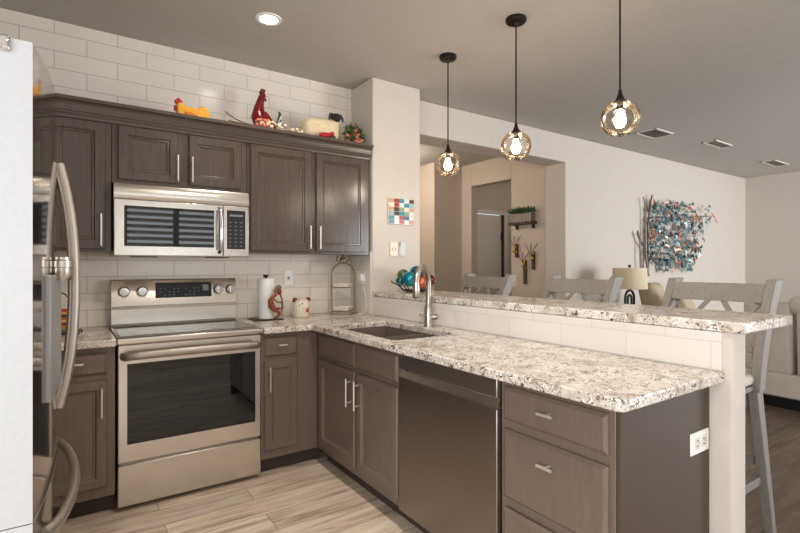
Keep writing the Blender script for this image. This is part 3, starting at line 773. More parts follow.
# ------------------------------------------------------------------ plates, switches, outlets
t = thing('light_switch', 'white toggle switch plate on the tile behind the pig canister', 'switch', (1.376, 3.499, 1.197))
obj('plate', MB().box(1.341, 1.411, 3.494, 3.4995, 1.142, 1.252), M['white'], t, bevel=0.002)
obj('toggle', MB().box(1.371, 1.381, 3.484, 3.4945, 1.186, 1.208), M['keys'], t)
t = thing('power_outlet', 'white outlet on the tiled column side with a plugged-in charger', 'outlet', (1.909, 3.35, 1.196))
obj('plate', MB().box(1.9045, 1.9095, 3.262, 3.425, 1.150, 1.246), M['white'], t, bevel=0.002)
obj('socket', MB().box(1.9015, 1.9048, 3.37, 3.40, 1.165, 1.195).box(1.9015, 1.9048, 3.37, 3.40, 1.205, 1.235), M['trimwhite'], t)
t = thing('phone_charger', 'white plug-in charger with a cable hanging to the counter', 'charger', (1.908, 3.29, 1.19))
obj('plug', MB().box(1.873, 1.9043, 3.265, 3.31, 1.172, 1.222), M['white'], t, bevel=0.004)
obj('cable', MB().tube(bez((1.895, 3.288, 1.172), (1.897, 3.28, 1.10), (1.897, 3.235, 1.12), (1.895, 3.228, 1.03)) + bez((1.895, 3.228, 1.03), (1.895, 3.228, .95), (1.92, 3.235, .918), (1.86, 3.27, .918))[1:], .0028, 8), M['white'], t)
t = thing('power_outlet', 'white double outlet on the brown end panel of the peninsula', 'outlet', (1.836, .8118, .672))
EP = .8118
obj('plate', MB().box(1.770, 1.902, EP - .0055, EP, .634, .710), M['white'], t, bevel=0.002)
for cx in (1.812, 1.860):
    s = obj('socket', MB().box(cx - .017, cx + .017, EP - .008, EP - .0052, .652, .692), M['trimwhite'], t, bevel=0.003)
    for x0, x1, z0, z1 in ((-.008, .006, .662, .665), (-.008, .006, .680, .683), (.009, .013, .670, .675)):
        obj('slot', MB().box(cx + x0, cx + x1, EP - .0088, EP - .0079, z0, z1), M['black'], s)
t = thing('light_switch', 'cream double switch plate on the column below the mosaic art', 'switch', (2.112, 3.1640, 1.425))
obj('plate', MB().box(2.075, 2.150, 3.1580, 3.1645, 1.365, 1.475), M['cream_plastic'], t, bevel=0.002)
obj('toggle', MB().box(2.094, 2.102, 3.1490, 3.1585, 1.41, 1.43).box(2.124, 2.132, 3.1490, 3.1585, 1.41, 1.43), M['cream_plastic'], t)
t = thing('fan_remote', 'pale grey fan remote in its holder beside the cream switch plate', 'remote', (2.185, 3.1640, 1.425))
obj('holder', MB().box(2.160, 2.215, 3.1470, 3.1645, 1.368, 1.44), M['white'], t, bevel=0.004)
obj('remote', MB().box(2.166, 2.209, 3.1410, 3.1590, 1.375, 1.476), M['remote'], t, bevel=0.004)

# mosaic art on the column
pal = {'r': (168, 44, 38), 't': (46, 134, 158), 'b': (60, 92, 128), 'k': (72, 52, 50), 'w': (222, 214, 202), 'c': (196, 160, 120), 'g': (138, 160, 120), 'o': (196, 104, 60), 's': (150, 184, 190)}
pm = {k: plain('fused_glass_' + k, c, 0.12, var=0.12, scale=60) for k, c in pal.items()}
t = thing('wall_art', 'small square fused glass mosaic of colored tiles on the column', 'wall art', (2.178, 3.1645, 1.715))
obj('back_plate', MB().box(2.056, 2.302, 3.1530, 3.1643, 1.612, 1.822), pm['w'], t, bevel=0.004)
grid = ['crtwk', 'wrwts', 'ckgwc', 'sktgw', 'twrbw', 'bwrwo']
mb = MB(); keys = list(pal); ncol, nrow = 5, 6
for j, row in enumerate(grid):
    for i, ch in enumerate(row):
        mb.mi = keys.index(ch)
        x0 = 2.060 + i * .238 / ncol; z1 = 1.818 - j * .202 / nrow
        mb.box(x0 + .0012, x0 + .238 / ncol - .0012 * rnd.random(), 3.1495 - .002 * rnd.random(), 3.1535, z1 - .202 / nrow + .0012, z1 - .001)
obj('glass_tiles', mb, [pm[k] for k in keys], t)

# ------------------------------------------------------------------ things on the counters
t = thing('canister', 'cream ceramic pig canister with reddish ears on the back counter', 'canister', (1.405, 3.33, .914))
cx, cy, cz = 1.405, 3.33, .9145
obj('body', MB().lathe([(.058, 0), (.062, .006), (.063, .06), (.062, .105), (.056, .122), (.040, .132), (.0, .135)], (cx, cy, cz), 28), M['ceramic'], t, smooth=60)
for s_ in (-1, 1): obj('ear', MB().sphere((cx + s_ * .052, cy - .018, cz + .128), .018, 10, (1.1, .6, 1.0)), M['darkred'], t)
obj('snout', MB().sphere((cx, cy - .062, cz + .075), .016, 12, (1.2, .6, .9)), M['ceramic'], t)
mb = MB()
for a, b, r_ in ((.022, .052, .014), (.034, .066, .009), (.012, .070, .008), (.036, .040, .008)): mb.sphere((cx + a, cy - math.sqrt(.063 ** 2 - a * a) + .001, cz + b), r_, 8, (1, .25, 1))
obj('flower_motif', mb, M['redmatte'], t)
mb = MB()
for a, b in ((-.03, .09), (-.012, .102)): mb.sphere((cx + a, cy - math.sqrt(.063 ** 2 - a * a) + .002, cz + b), .006, 8, (1, .4, 1))
obj('eye', mb, M['charcoal'], t)

t = thing('paper_towel_holder', 'paper towel stand with a copper flute player figure beside the range', 'paper towel holder', (1.15, 3.33, .914))
px, py = 1.150, 3.345
obj('base', MB().box(px - .105, px + .095, py - .10, py + .075, .9145, .920), M['wire'], t, bevel=0.002)
obj('post', MB().lathe([(.006, .92), (.006, 1.208), (.016, 1.208), (.018, 1.214), (.018, 1.226), (.006, 1.228)], (px, py, 0), 16), M['wire'], t)
fx_, fy_ = px + .062, py - .085
fig = MB()
S = lambda a, b: (fx_ + a, fy_, .920 + b)
fig.tube([S(-.012, .010), S(.004, .030), S(-.004, .052), S(-.030, .066), S(-.052, .095), S(-.056, .125), S(-.040, .155), S(-.014, .172)], [.009, .010, .012, .019, .021, .019, .014, .009], 10, flat=.5, up=(1, 0, 0))
fig.tube([S(-.012, .010), S(-.030, .006)], .007, 8, flat=.6)
fig.tube([S(-.030, .066), S(.002, .074), S(.026, .070), S(.022, .044), S(.012, .034), S(.034, .028)], [.012, .011, .009, .007, .006, .005], 8, flat=.6, up=(0, 1, 0))
fig.tube([S(-.036, .140), S(-.008, .118), S(.020, .112)], [.006, .005, .005], 8)
fig.sphere(S(.004, .190), .024, 12, (.8, .5, 1.0))
fig.tube([S(.010, .178), S(.024, .136), S(.028, .072)], [.006, .006, .007], 8)
obj('flute_player', fig, M['copper'], t, smooth=60)
crest = MB().prism([(fx_ - .004, 1.108), (fx_ - .030, 1.094), (fx_ - .038, 1.118), (fx_ - .022, 1.146), (fx_ + .004, 1.158), (fx_ + .022, 1.142), (fx_ + .016, 1.128)], fy_ - .005, fy_ + .005, 'y')
obj('head_crest', crest, M['rust'], t, bevel=0.001)
t2 = thing('paper_towel_roll', 'white paper towel roll standing on the flute player stand', 'paper towels', (px, py, .9205))
obj('roll', MB().lathe([(.019, .9208), (.056, .9208), (.057, .925), (.057, 1.196), (.055, 1.199), (.019, 1.199), (.019, .9208)], (px, py, 0), 32, cap=False), M['paper'], t2)

# arched gold stand with two square plates
t = thing('tiered_stand', 'arched gold wire stand holding two square white trays in the corner', 'stand', (1.755, 3.33, .914))
ax0, ax1, ay = 1.655, 1.855, 3.33
mb = MB()
mb.tube([(ax0, ay, .915), (ax0, ay, 1.21)] + [(1.755 - .10 * math.cos(R(a)), ay, 1.215 + .095 * math.sin(R(a))) for a in range(10, 171, 16)] + [(ax1, ay, 1.21), (ax1, ay, .915)], .0075, 8)
for z in (.948, 1.128): mb.tube([(ax0, ay, z - .006), (ax1, ay, z - .006)], .004, 8)
obj('frame', mb, M['gold'], t, smooth=60)
mb = MB(); mb.sphere((1.755, ay, 1.328), .028, 12, (1.1, .7, 1)); mb.tube([(1.755, ay, 1.34), (1.755, ay, 1.365), (1.755, ay, 1.385)], [.013, .012, .004], 8)
for s_ in (-1, 1):
    mb.tube(bez((1.755, ay, 1.312), (1.755 + s_ * .03, ay, 1.315), (1.755 + s_ * .075, ay, 1.335), (1.755 + s_ * .040, ay, 1.362), 8), .009, 8)
obj('finial', mb, M['gold'], t, smooth=60)
mb = MB().tube([(1.665, ay, .915), (1.755, ay - .06, .9165), (1.845, ay, .915)], .004, 8); obj('foot_bar', mb, M['gold'], t)
for z, nm in ((.948, 0), (1.128, 1)):
    mb = MB(); q = .088
    ring = lambda r, zz: [(1.755 - r, ay, zz), (1.755, ay - r, zz), (1.755 + r, ay, zz), (1.755, ay + r, zz)]
    mb.rings([ring(q * .8, z), ring(q, z + .026), ring(q - .006, z + .026), ring(q * .76, z + .006)])
    tag(obj('square_tray', mb, M['ceramic_white'], smooth=0), ('lower' if nm == 0 else 'upper') + ' square white tray held by the arched gold stand', 'tray', 'trays on the gold stand')

# wire rack with striped mats at the left counter
t = thing('napkin_rack', 'black wire rack on the counter behind the refrigerator handle', 'rack', (0.0, 3.22, .914))
mb = MB(); ry = 3.20
mb.tube([(-.15, ry, .9185), (.055, ry, .9185)], .0035, 8); mb.tube([(-.15, ry + .07, .9185), (.055, ry + .07, .9185)], .0035, 8)
for x in (-.15, .04):
    mb.tube([(x, ry - .02, .919), (x, ry + .09, .919)], .0035, 8)
mb.tube([(.04, ry, .919), (.04, ry, 1.10)], .0035, 8)
mb.tube([(-.15, ry, .919), (-.15, ry, 1.13)] + bez((-.15, ry, 1.13), (-.12, ry, 1.165), (-.02, ry, 1.165), (0.0, ry, 1.12), 8), .0035, 8)
mb.tube(bez((.04, ry - .02, .925), (.055, ry - .03, .95), (.075, ry - .03, .94), (.06, ry - .02, .925), 8), .0035, 8)
obj('wire_frame', mb, M['wire'], t, smooth=60)
cols = [(176, 52, 34), (214, 160, 60), (66, 58, 50), (196, 76, 40), (224, 178, 80), (120, 44, 34), (208, 120, 46), (140, 136, 64), (84, 96, 60)]
sm = [plain('stripe_%d' % i, c, 0.8, var=0.1) for i, c in enumerate(cols)]
mb = MB()
for i in range(9):
    mb.mi = 8 - i; mb.box(-.135, .022, ry + .012, ry + .058, .924 + i * .0145, .924 + (i + 1) * .0145 - .0008)
tag(obj('placemat_stack', mb, sm), 'red, yellow and green striped folded mats held in the wire rack', 'placemats')

# metal bowl of glass balls on the bar
BX, BY, BZ = 2.150, 2.93, 1.0955
t = thing('fruit_bowl', 'pewter openwork bowl with pointed ends on the bar by the column', 'bowl', (BX, BY, BZ))
mb = MB()
def bowlring(f, z, up=0.0):
    out = []
    for k in range(32):
        a = 2 * math.pi * k / 32; c, s_ = math.cos(a), math.sin(a)
        out.append((BX + .165 * f * c * (1 + .10 * abs(c) ** 6), BY + .115 * f * s_, BZ + z + up * abs(c) ** 5))
    return out
mb.rings([bowlring(.30, .0), bowlring(.42, .001), bowlring(.56, .009), bowlring(.66, .016), bowlring(.64, .018), bowlring(.53, .012), bowlring(.40, .006)])
obj('bowl_shell', mb, M['bowlwire'], t, smooth=50)
mb = MB()
for s_ in (-1, 1):
    for q in range(3):
        y0 = (q - 1) * .05
        mb.tube(bez((BX + s_ * .12, BY + y0, BZ + .045), (BX + s_ * .16, BY + y0 * .8, BZ + .07), (BX + s_ * .20, BY + y0 * .3, BZ + .06), (BX + s_ * .215, BY, BZ + .085), 8), .004, 8)
for k in range(10):
    a = 2 * math.pi * k / 10
    mb.tube([(BX + .165 * f * math.cos(a), BY + .115 * f * math.sin(a), BZ + z) for f, z in ((.32, .004), (.64, .018), (.84, .044), (.98, .07))], .0045, 8)
obj('wire_swirls', mb, M['bowlwire'], t, smooth=60)
bl = [((-.075, -.055, .085), .050, (10, 84, 140), (30, 150, 160), 'largest bright blue glass ball at the near side of the bowl', 0),
      ((.020, .015, .125), .047, (10, 84, 104), (24, 122, 134), 'teal glass ball on top of the pile in the bowl', 1),
      ((-.060, .055, .112), .044, (70, 92, 62), (104, 122, 84), 'olive green glass ball at the back of the bowl', 2),
      ((.008, -.062, .075), .042, (160, 72, 40), (200, 112, 74), 'orange glass ball in front of the teal ball', 3),
      ((.078, -.040, .080), .040, (110, 26, 24), (140, 50, 36), 'deep red glass ball beside the orange ball', 4),
      ((.095, .048, .105), .040, (128, 74, 44), (170, 104, 66), 'brown copper glass ball at the far side of the bowl', 5),
      ((.118, -.010, .082), .028, (52, 74, 56), (92, 110, 84), 'small dark green glass ball near the bowl tip', 6),
      ((-.118, .012, .076), .030, (30, 90, 96), (60, 120, 116), 'small sea green glass ball near the column end of the bowl', 7)]
pos = [[Vector((p[0], p[1], p[2] * 1.08)), r_ * 1.10] for p, r_, *_ in bl]
for it in range(120):                                               # settle the pile so that no two balls cut into each other
    for i in range(len(pos)):
        for j in range(i):
            d_ = pos[i][0] - pos[j][0]; g = pos[i][1] + pos[j][1] + .001 - d_.length
            if g > 0: pos[i][0] += d_.normalized() * g * .5; pos[j][0] -= d_.normalized() * g * .5
        pos[i][0].z = max(pos[i][0].z, pos[i][1] + .022)
for p, r_, c1, c2, lab, i in bl:
    tag(obj('glass_ball', MB().sphere(Vector((BX, BY, BZ)) + pos[i][0], pos[i][1], 20), ball('glass_ball_%d' % i, c1, c2), smooth=80), lab, 'ball', 'glass balls in the pewter bowl')

# ------------------------------------------------------------------ ornaments on top of the cabinets
TZ = 2.2045
t = thing('hen_figurine', 'yellow hen ornament with a red comb on top of the cabinets', 'figurine', (.64, 3.26, TZ))
ol = [(.566, 0), (.556, .045), (.556, .085), (.566, .100), (.582, .098), (.598, .084), (.630, .080), (.668, .076), (.688, .084), (.700, .098), (.722, .096), (.742, .078), (.750, .050), (.748, .024), (.740, 0)]
obj('body', MB().prism([(a, TZ + b) for a, b in ol], 3.235, 3.285, 'y'), M['yellow'], t, bevel=0.010, seg=3)
mb = MB()
for a, b, r_ in ((.556, .104, .013), (.568, .115, .013), (.581, .108, .010)): mb.sphere((a, 3.26, TZ + b), r_, 10, (1, .8, 1.1))
obj('comb', mb, M['redmatte'], t); obj('wattle', MB().sphere((.550, 3.255, TZ + .062), .015, 10, (.7, .7, 1.3)), M['redmatte'], t)
obj('wing', MB().prism([(.600, TZ + .044), (.640, TZ + .044), (.680, TZ + .030), (.690, TZ + .012), (.640, TZ + .010), (.606, TZ + .022)], 3.229, 3.2352, 'y'), M['orange'], t, bevel=0.003)

t = thing('rooster_figurine', 'glossy red rooster ornament with a curled black tail on the cabinets', 'figurine', (1.13, 3.315, TZ))
ry = 3.315; Q = lambda a, b: (1.050 + a * 1.12, ry, TZ + b * 1.34)
mb = MB().tube([Q(.150, .030), Q(.120, .045), Q(.085, .052), Q(.052, .062), Q(.036, .090), Q(.036, .125), Q(.044, .160), Q(.052, .185), Q(.062, .205), Q(.068, .214)], [.009, .030, .048, .060, .054, .037, .027, .023, .021, .010], 16)
obj('body', mb, M['red'], t, smooth=80)
mb = MB()
for a, b, r_ in ((.046, .214, .010), (.056, .226, .012), (.070, .226, .010)): mb.sphere(Q(a, b), r_, 10, (1, .6, 1.2))
mb.sphere(Q(.078, .180), .009, 8, (.8, .6, 1.5)); obj('comb', mb, M['red'], t)
obj('beak', MB().tube([Q(.074, .202), Q(.094, .196)], [.007, .001], 8), M['orange'], t)
obj('wing', MB().prism([(1.118, TZ + .145), (1.142, TZ + .125), (1.190, TZ + .065), (1.170, TZ + .040), (1.115, TZ + .050), (1.095, TZ + .095)], ry - .062, ry - .046, 'y'), M['red'], t, bevel=0.004)
mb = MB(); mw = MB()
for q in range(5):
    (mw if q % 2 else mb).tube(bez(Q(.135, .03 + q * .004), Q(.150 + q * .006, .07), Q(.195 - q * .006, .135 - q * .016), Q(.155 + q * .008, .130 - q * .022), 8), [.010] * 7 + [.006, .002], 8)
obj('tail', mb, M['charcoal'], t, smooth=60); obj('white_tail_feathers', mw, M['ceramic_white'], t, smooth=60)
obj('foot', MB().lathe([(.035, 0), (.035, .004), (.020, .02)], Q(.07, 0.0), 16), M['red'], t)

t = thing('flower_garland', 'dried blossom garland lying in front of the red rooster', 'garland', (1.05, 3.2, TZ))
tw = MB(); fl = MB(); cr = MB(); lf = MB()
tw.tube(bez((.83, 3.19, TZ + .075), (.90, 3.20, TZ + .03), (.96, 3.19, TZ + .012), (1.06, 3.18, TZ + .012), 8), .004, 6)
tw.tube(bez((.86, 3.22, TZ + .03), (.95, 3.22, TZ + .02), (1.10, 3.19, TZ + .012), (1.40, 3.18, TZ + .012), 10), .0035, 6)
for k in range(46):
    x = 1.06 + .30 * rnd.random(); h = (.045 - .04 * abs(x - 1.14) / .25)
    (fl if rnd.random() < .72 else lf).sphere((x, 3.165 + .05 * rnd.random(), TZ + .012 + max(.004, h) * rnd.random()), .009 + .006 * rnd.random(), 7, (1, 1, .8))
for k in range(16): cr.sphere((1.035 + .075 * rnd.random(), 3.165 + .04 * rnd.random(), TZ + .014 + .045 * rnd.random()), .014, 8, (1, 1, .8))
obj('twigs', tw, M['twig'], t); obj('cream_blossoms', fl, M['petal'], t); obj('coral_blossoms', cr, M['coral'], t); obj('leaves', lf, M['galv'], t)

t = thing('sheep_figurine', 'cream sheep ornament with a dark face on top of the cabinets', 'figurine', (1.55, 3.28, TZ))
sheep = t
mb = MB(); sy = 3.29; prof_s = [(-.165, .02, .06, .12), (-.158, .05, .035, .155), (-.13, .068, .022, .178), (-.05, .072, .020, .190), (.05, .074, .020, .200), (.11, .070, .020, .210), (.145, .055, .030, .205), (.158, .02, .07, .16)]
rings = []
pw = lambda v: math.copysign(abs(v) ** .55, v)
for a, hw, zb, zt in prof_s:
    rings.append([(1.555 + a, sy + hw * pw(math.cos(R(th))), TZ + .5 * (zb + zt) + .5 * (zt - zb) * pw(math.sin(R(th)))) for th in range(0, 360, 15)])
mb.rings(rings)
for a, b in ((-.11, -.04), (-.11, .04), (.10, -.04), (.10, .04)): mb.lathe([(.022, 0.0005), (.022, .05)], (1.555 + a, sy + b, TZ), 12)
obj('body', mb, M['wool'], t, smooth=70)
hd = MB(); hd.tube([(1.635, sy - .040, TZ + .218), (1.643, sy - .080, TZ + .205), (1.648, sy - .105, TZ + .172)], [.028, .033, .020], 12)
obj('head', hd, M['charcoal'], t, smooth=70)
for s_ in (-1, 1): obj('ear', MB().tube(bez((1.642 + s_ * .022, sy - .070, TZ + .226), (1.642 + s_ * .045, sy - .075, TZ + .233), (1.642 + s_ * .062, sy - .080, TZ + .205), (1.642 + s_ * .066, sy - .082, TZ + .170), 8), [.008, .011, .013, .014, .014, .013, .011, .008, .004], 8, flat=.5), M['charcoal'], t, smooth=70)

for ch in sheep.children:
    for v in ch.data.vertices: v.co.x = v.co.x * .88; v.co.z *= .88
def bunch(name, label, cx, cy, n, rx, rz, mats, k0, stem=True):
    t = thing(name, label, 'flowers', (cx, cy, TZ))
    a = MB(); b = MB()
    for k in range(n):
        x = cx + rx * (rnd.random() * 2 - 1); y = cy + .022 * (rnd.random() * 2 - 1); z = TZ + .012 + rz * rnd.random() * (1 - .5 * abs(x - cx) / rx)
        if rnd.random() < k0: a.sphere((x, y, z), .017, 8, (1, 1, .85))
        else:
            for q in range(3): b.leafq((x, y, z), (rnd.uniform(-1, 1), rnd.uniform(-1, .3), rnd.uniform(-.2, 1)), (rnd.uniform(-1, 1), -1, 1), .05, .026)
    obj('blossoms', a, mats[0], t); obj('leaves', b, mats[1], t, recalc=False)
bunch('flower_bunch', 'small red artificial blossoms lying against the front of the sheep', 1.535, 3.165, 16, .04, .05, (M['redmatte'], M['leaf']), .85)
bunch('flower_bunch', 'coral and red artificial bouquet with green leaves beside the sheep', 1.770, 3.20, 80, .060, .13, (M['coral'], M['leaf']), .5)

# ------------------------------------------------------------------ bar stools
def make_stool(label):
    t = thing('bar_stool', label, 'stool', (0, 0, 0), 0, 'grey washed bar stools along the far side of the bar')
    W = .235
    for s_ in (-1, 1):
        y = s_ * W
        # back post: rear upright from the seat to the curled top, and the rear leg below it
        prof_c = [(.205, .70), (.225, .80), (.262, .92), (.312, 1.03), (.365, 1.13), (.420, 1.222)]
        wd = [.032, .033, .036, .040, .044, .047]
        L = [(a - w, z) for (a, z), w in zip(prof_c, wd)]; Rr = [(a + w, z) for (a, z), w in zip(prof_c, wd)]
        obj('back_post', MB().prism(L + list(reversed(Rr)), y - .021, y + .021, 'y'), M['stool'], t, bevel=0.004, world=False)
        obj('leg', MB().hexa([(.285, y + s_ * .020 - .02, 0), (.325, y + s_ * .020 - .02, 0), (.285, y + s_ * .020 + .02, 0), (.325, y + s_ * .020 + .02, 0), (.150, y - .021, .705), (.212, y - .021, .705), (.150, y + .021, .705), (.212, y + .021, .705)]), M['stool'], t, bevel=0.003, world=False)
        obj('leg', MB().hexa([(-.245, y + s_ * .020 - .02, 0), (-.205, y + s_ * .020 - .02, 0), (-.245, y + s_ * .020 + .02, 0), (-.205, y + s_ * .020 + .02, 0), (-.215, y - .024, .705), (-.165, y - .024, .705), (-.215, y + .024, .705), (-.165, y + .024, .705)]), M['stool'], t, bevel=0.003, world=False)
        obj('stretcher', MB().box(-.215, .265, y - .010, y + .014, .26, .30), M['stool'], t, bevel=0.003, world=False)
    obj('footrest', MB().box(-.238, -.198, -W, W, .20, .245), M['stool'], t, bevel=0.003, world=False)
    obj('stretcher', MB().box(.245, .275, -W, W, .34, .38), M['stool'], t, bevel=0.003, world=False)
    obj('apron', MB().box(-.200, .215, -W + .024, -W + .04, .63, .705).box(-.200, .215, W - .04, W - .024, .63, .705).box(-.20, -.18, -W + .024, W - .024, .63, .705).box(.18, .20, -W + .024, W - .024, .63, .705), M['stool'], t, bevel=0.002, world=False)
    obj('seat', MB().box(-.215, .235, -W + .002, W - .002, .706, .730), M['stool'], t, bevel=0.004, world=False)
    obj('cushion', MB().box(-.210, .196, -W + .004, W - .004, .731, .782), M['cloth'], t, bevel=0.018, seg=4, world=False)
    def rail(z0, z1, bow, name, th=.022):
        mb = MB(); n = 10; ring = []
        f = lambda z: .183 + (.400 - .205) * max(0, (z - .70) / .512) ** 1.25
        for k in range(n + 1):
            yy = -W + .018 + (2 * W - .036) * k / n; b = bow * math.sin(math.pi * k / n)
            ring.append([(f(z0) + b - th / 2, yy, z0), (f(z0) + b + th / 2, yy, z0), (f(z1) + b + th / 2, yy, z1), (f(z1) + b - th / 2, yy, z1)])
        mb.rings(ring); obj(name, mb, M['stool'], t, bevel=0.002, world=False)
    rail(1.108, 1.200, .022, 'top_rail'); rail(.83, .875, .012, 'lower_rail')
    f = lambda z: .183 + (.400 - .205) * max(0, (z - .70) / .512) ** 1.25
    for s_ in (-1, 1):
        for c in (-.5, .5):
            y0, y1 = c * W - s_ * .085, c * W + s_ * .085
            za, zb = .870, 1.112; xa, xb = f(za) + .012 + .004 * s_, f(zb) + .018 + .004 * s_
            p = []
            for z, x, y in ((za, xa, y0), (zb, xb, y1)):
                p += [(x - .007, y - .014, z), (x + .007, y - .014, z), (x - .007, y + .014, z), (x + .007, y + .014, z)]
            obj('cross_slat', MB().hexa(p), M['stool'], t, bevel=0.002, world=False)
    return t
st = make_stool('grey washed wooden bar stool at the open end of the bar, nearest the viewer')
st.location = (2.465, 1.160, 0)
for y, lab in ((1.985, 'grey washed wooden bar stool in the middle, in front of the table lamp'), (2.865, 'grey washed wooden bar stool nearest the glass ball bowl')):
    c = copy_tree(st); c.location = (2.45, y, 0); c['label'] = lab

# ------------------------------------------------------------------ hall decor
t = thing('wall_shelf', 'narrow dark wooden shelf on the hall wall', 'shelf', (4.66, 4.10, 1.815))
obj('board', MB().box(4.63, 4.729, 3.925, 4.31, 1.800, 1.830), M['shelf_wood'], t, bevel=0.003)
obj('bracket', MB().box(4.70, 4.729, 3.96, 3.99, 1.745, 1.7995).box(4.70, 4.729, 4.22, 4.25, 1.745, 1.7995), M['shelf_wood'], t)
t = thing('potted_plant', 'low green plants in a ribbed metal trough on the hall shelf', 'plant', (4.67, 4.10, 1.8305))
mb = MB()
ol = []
for k in range(41):
    y = 3.945 + .345 * k / 40; ol.append((4.645 - .006 * math.cos(k * math.pi / 2.5), y))
ol += [(4.715, 4.29), (4.715, 3.945)]
mb.prism(ol, 1.8305, 1.935, 'z')
obj('planter', mb, M['galv'], t)
mb = MB()
for k in range(230):
    y = 3.945 + .34 * rnd.random()
    mb.leafq((4.665 + rnd.uniform(-.02, .02), y, 1.94), (rnd.uniform(-.8, .8), rnd.uniform(-1, 1), rnd.uniform(.4, 1.4)), (-1, rnd.uniform(-1, 1), .3), rnd.uniform(.05, .10), .022)
obj('foliage', mb, M['plant'], t, recalc=False)
for y, z0, z1, lab in ((4.245, 1.39, 1.56, 'weathered wood wall vase with yellow flowers, upper one toward the doorway'), (3.975, 1.24, 1.46, 'weathered wood wall vase with yellow flowers, nearest the hall corner'), (4.105, 1.06, 1.36, 'longest weathered wood wall vase with yellow flowers, lowest of the three')):
    t = thing('wall_vase', lab, 'wall decor', (4.72, y, z0), 0, 'wooden wall vases in the hall')
    obj('board', MB().box(4.705, 4.7295, y - .022, y + .022, z0, z1), M['sconce_wood'], t, bevel=0.003)
    mb = MB(); mf = MB()
    for k in range(3):
        mb.tube(bez((4.695, y, z1 - .06), (4.68, y + .02 * k, z1), (4.67, y + (k - 1) * .06, z1 + .05), (4.68, y + (k - 1) * .10, z1 + .10), 6), .004, 6)
    for k in range(13): mf.sphere((4.69 - .02 * rnd.random(), y + rnd.uniform(-.035, .035), z1 - .06 + rnd.uniform(-.05, .06)), .011, 7)
    obj('twigs', mb, M['twig'], t); obj('flowers', mf, M['yellow_flower'], t)
t = thing('power_outlet', 'cream outlet plate low on the hall wall under the wall vases', 'outlet', (4.729, 4.285, 1.06))
obj('plate', MB().box(4.723, 4.7295, 4.245, 4.325, 1.005, 1.125), M['cream_plastic'], t, bevel=0.002)
obj('socket', MB().box(4.720, 4.7235, 4.27, 4.30, 1.025, 1.055).box(4.720, 4.7235, 4.27, 4.30, 1.075, 1.105), M['trimwhite'], t)
mb = MB(); mb.tube(bez((3.99, 6.16, .85), (4.05, 6.14, 1.3), (3.93, 6.14, 1.5), (4.08, 6.15, 1.78), 12) + bez((4.08, 6.15, 1.78), (4.2, 6.15, 1.95), (4.05, 6.15, 2.08), (4.02, 6.15, 1.98), 8)[1:], [.022] * 8 + [.016] * 13, 8)
tag(obj('wall_branch', mb, M['twig'], smooth=60), 'curled brown branch hung on the far hall wall behind the column', 'wall decor')
d = bpy.data.lights.new('hall_light', 'POINT'); d.energy = 26; d.color = (1, .88, .74); d.shadow_soft_size = 0.12
lo = bpy.data.objects.new('hall_light', d); COL.objects.link(lo); lo.location = (3.3, 5.2, 2.5)
d = bpy.data.lights.new('closet_light', 'POINT'); d.energy = 3; d.color = (1, .88, .76); d.shadow_soft_size = 0.12
lo = bpy.data.objects.new('closet_light', d); COL.objects.link(lo); lo.location = (5.6, 4.3, 2.3)

# ------------------------------------------------------------------ living room
t = thing('wall_art', 'large metal branch sculpture with teal and copper leaves on the living room wall', 'wall art', (6.9, 3.33, 1.7))
AY = 3.315
br = MB(); lt = MB(); lc = MB(); lg = MB()
XW = lambda x: 6.10 + (x - 6.28) * .97
br.tube(bez((6.28, AY, 1.14), (6.42, AY, 1.45), (6.20, AY, 1.80), (6.42, AY, 2.20), 14), [.016] * 10 + [.010] * 5, 8)
br.tube(bez((6.33, AY, 1.16), (6.18, AY, 1.5), (6.32, AY, 1.9), (6.20, AY, 2.16), 14), [.014] * 10 + [.008] * 5, 8)
br.tube(bez((6.05, AY, 1.70), (6.12, AY, 1.58), (6.3, AY, 1.45), (6.55, AY, 1.30), 10), .012, 8)
br.tube(bez((6.14, AY, 1.22), (6.10, AY, 1.5), (6.16, AY, 1.6), (6.06, AY, 1.72), 10), .010, 8)
limbs = []
for z0, x1, z1 in ((1.35, 7.35, 1.32), (1.5, 7.55, 1.55), (1.62, 7.75, 1.72), (1.75, 8.12, 2.02), (1.88, 7.7, 1.95), (2.0, 7.45, 2.15), (1.42, 7.2, 1.45)):
    L = bez((6.30, AY, z0), (6.6, AY - .03, z0 + .10), (7.0, AY - .03, z1 - .08), (x1, AY, z1), 16)
    br.tube(L, [.010 - .006 * k / 16 for k in range(17)], 6); limbs.append(L)
for k in range(470):
    if rnd.random() < .86:
        x = rnd.uniform(6.34, 7.52); z = rnd.uniform(1.24, 2.13)
        if x < 6.55 and z < 1.4: continue
        if rnd.random() < .5 and z < 1.32: continue
    else:
        x = rnd.uniform(7.5, 8.0); z = 1.75 + .30 * (x - 7.5) / .5 + rnd.uniform(-.38, .12)
        if x > 7.75 and z < 1.80: continue
    q = rnd.random(); tgt = lc if q < .15 else (lg if q < .48 else lt)
    tgt.leafq((x, AY - .01 - rnd.random() * .05, z), (rnd.uniform(-1, 1), rnd.uniform(-.35, .2), rnd.uniform(-1.2, .5)), (rnd.uniform(-.5, .5), -1, rnd.uniform(-.4, .5)), rnd.uniform(.065, .11), rnd.uniform(.045, .066))
for p in ((8.10, 2.03), (8.16, 1.97), (8.05, 2.06)): lc.leafq((p[0], AY - .02, p[1]), (.8, -.2, -.6), (0, -1, .3), .11, .055)
for p in ((6.40, 2.16), (6.36, 1.78), (6.40, 1.70), (6.34, 1.74)): lc.leafq((p[0], AY - .02, p[1]), (-.2, -.2, -1), (0, -1, .3), .12, .07)
for g in (br, lt, lc, lg):
    for v in g.bm.verts: v.co.x = XW(v.co.x)
obj('branches', br, M['branch'], t, smooth=60)
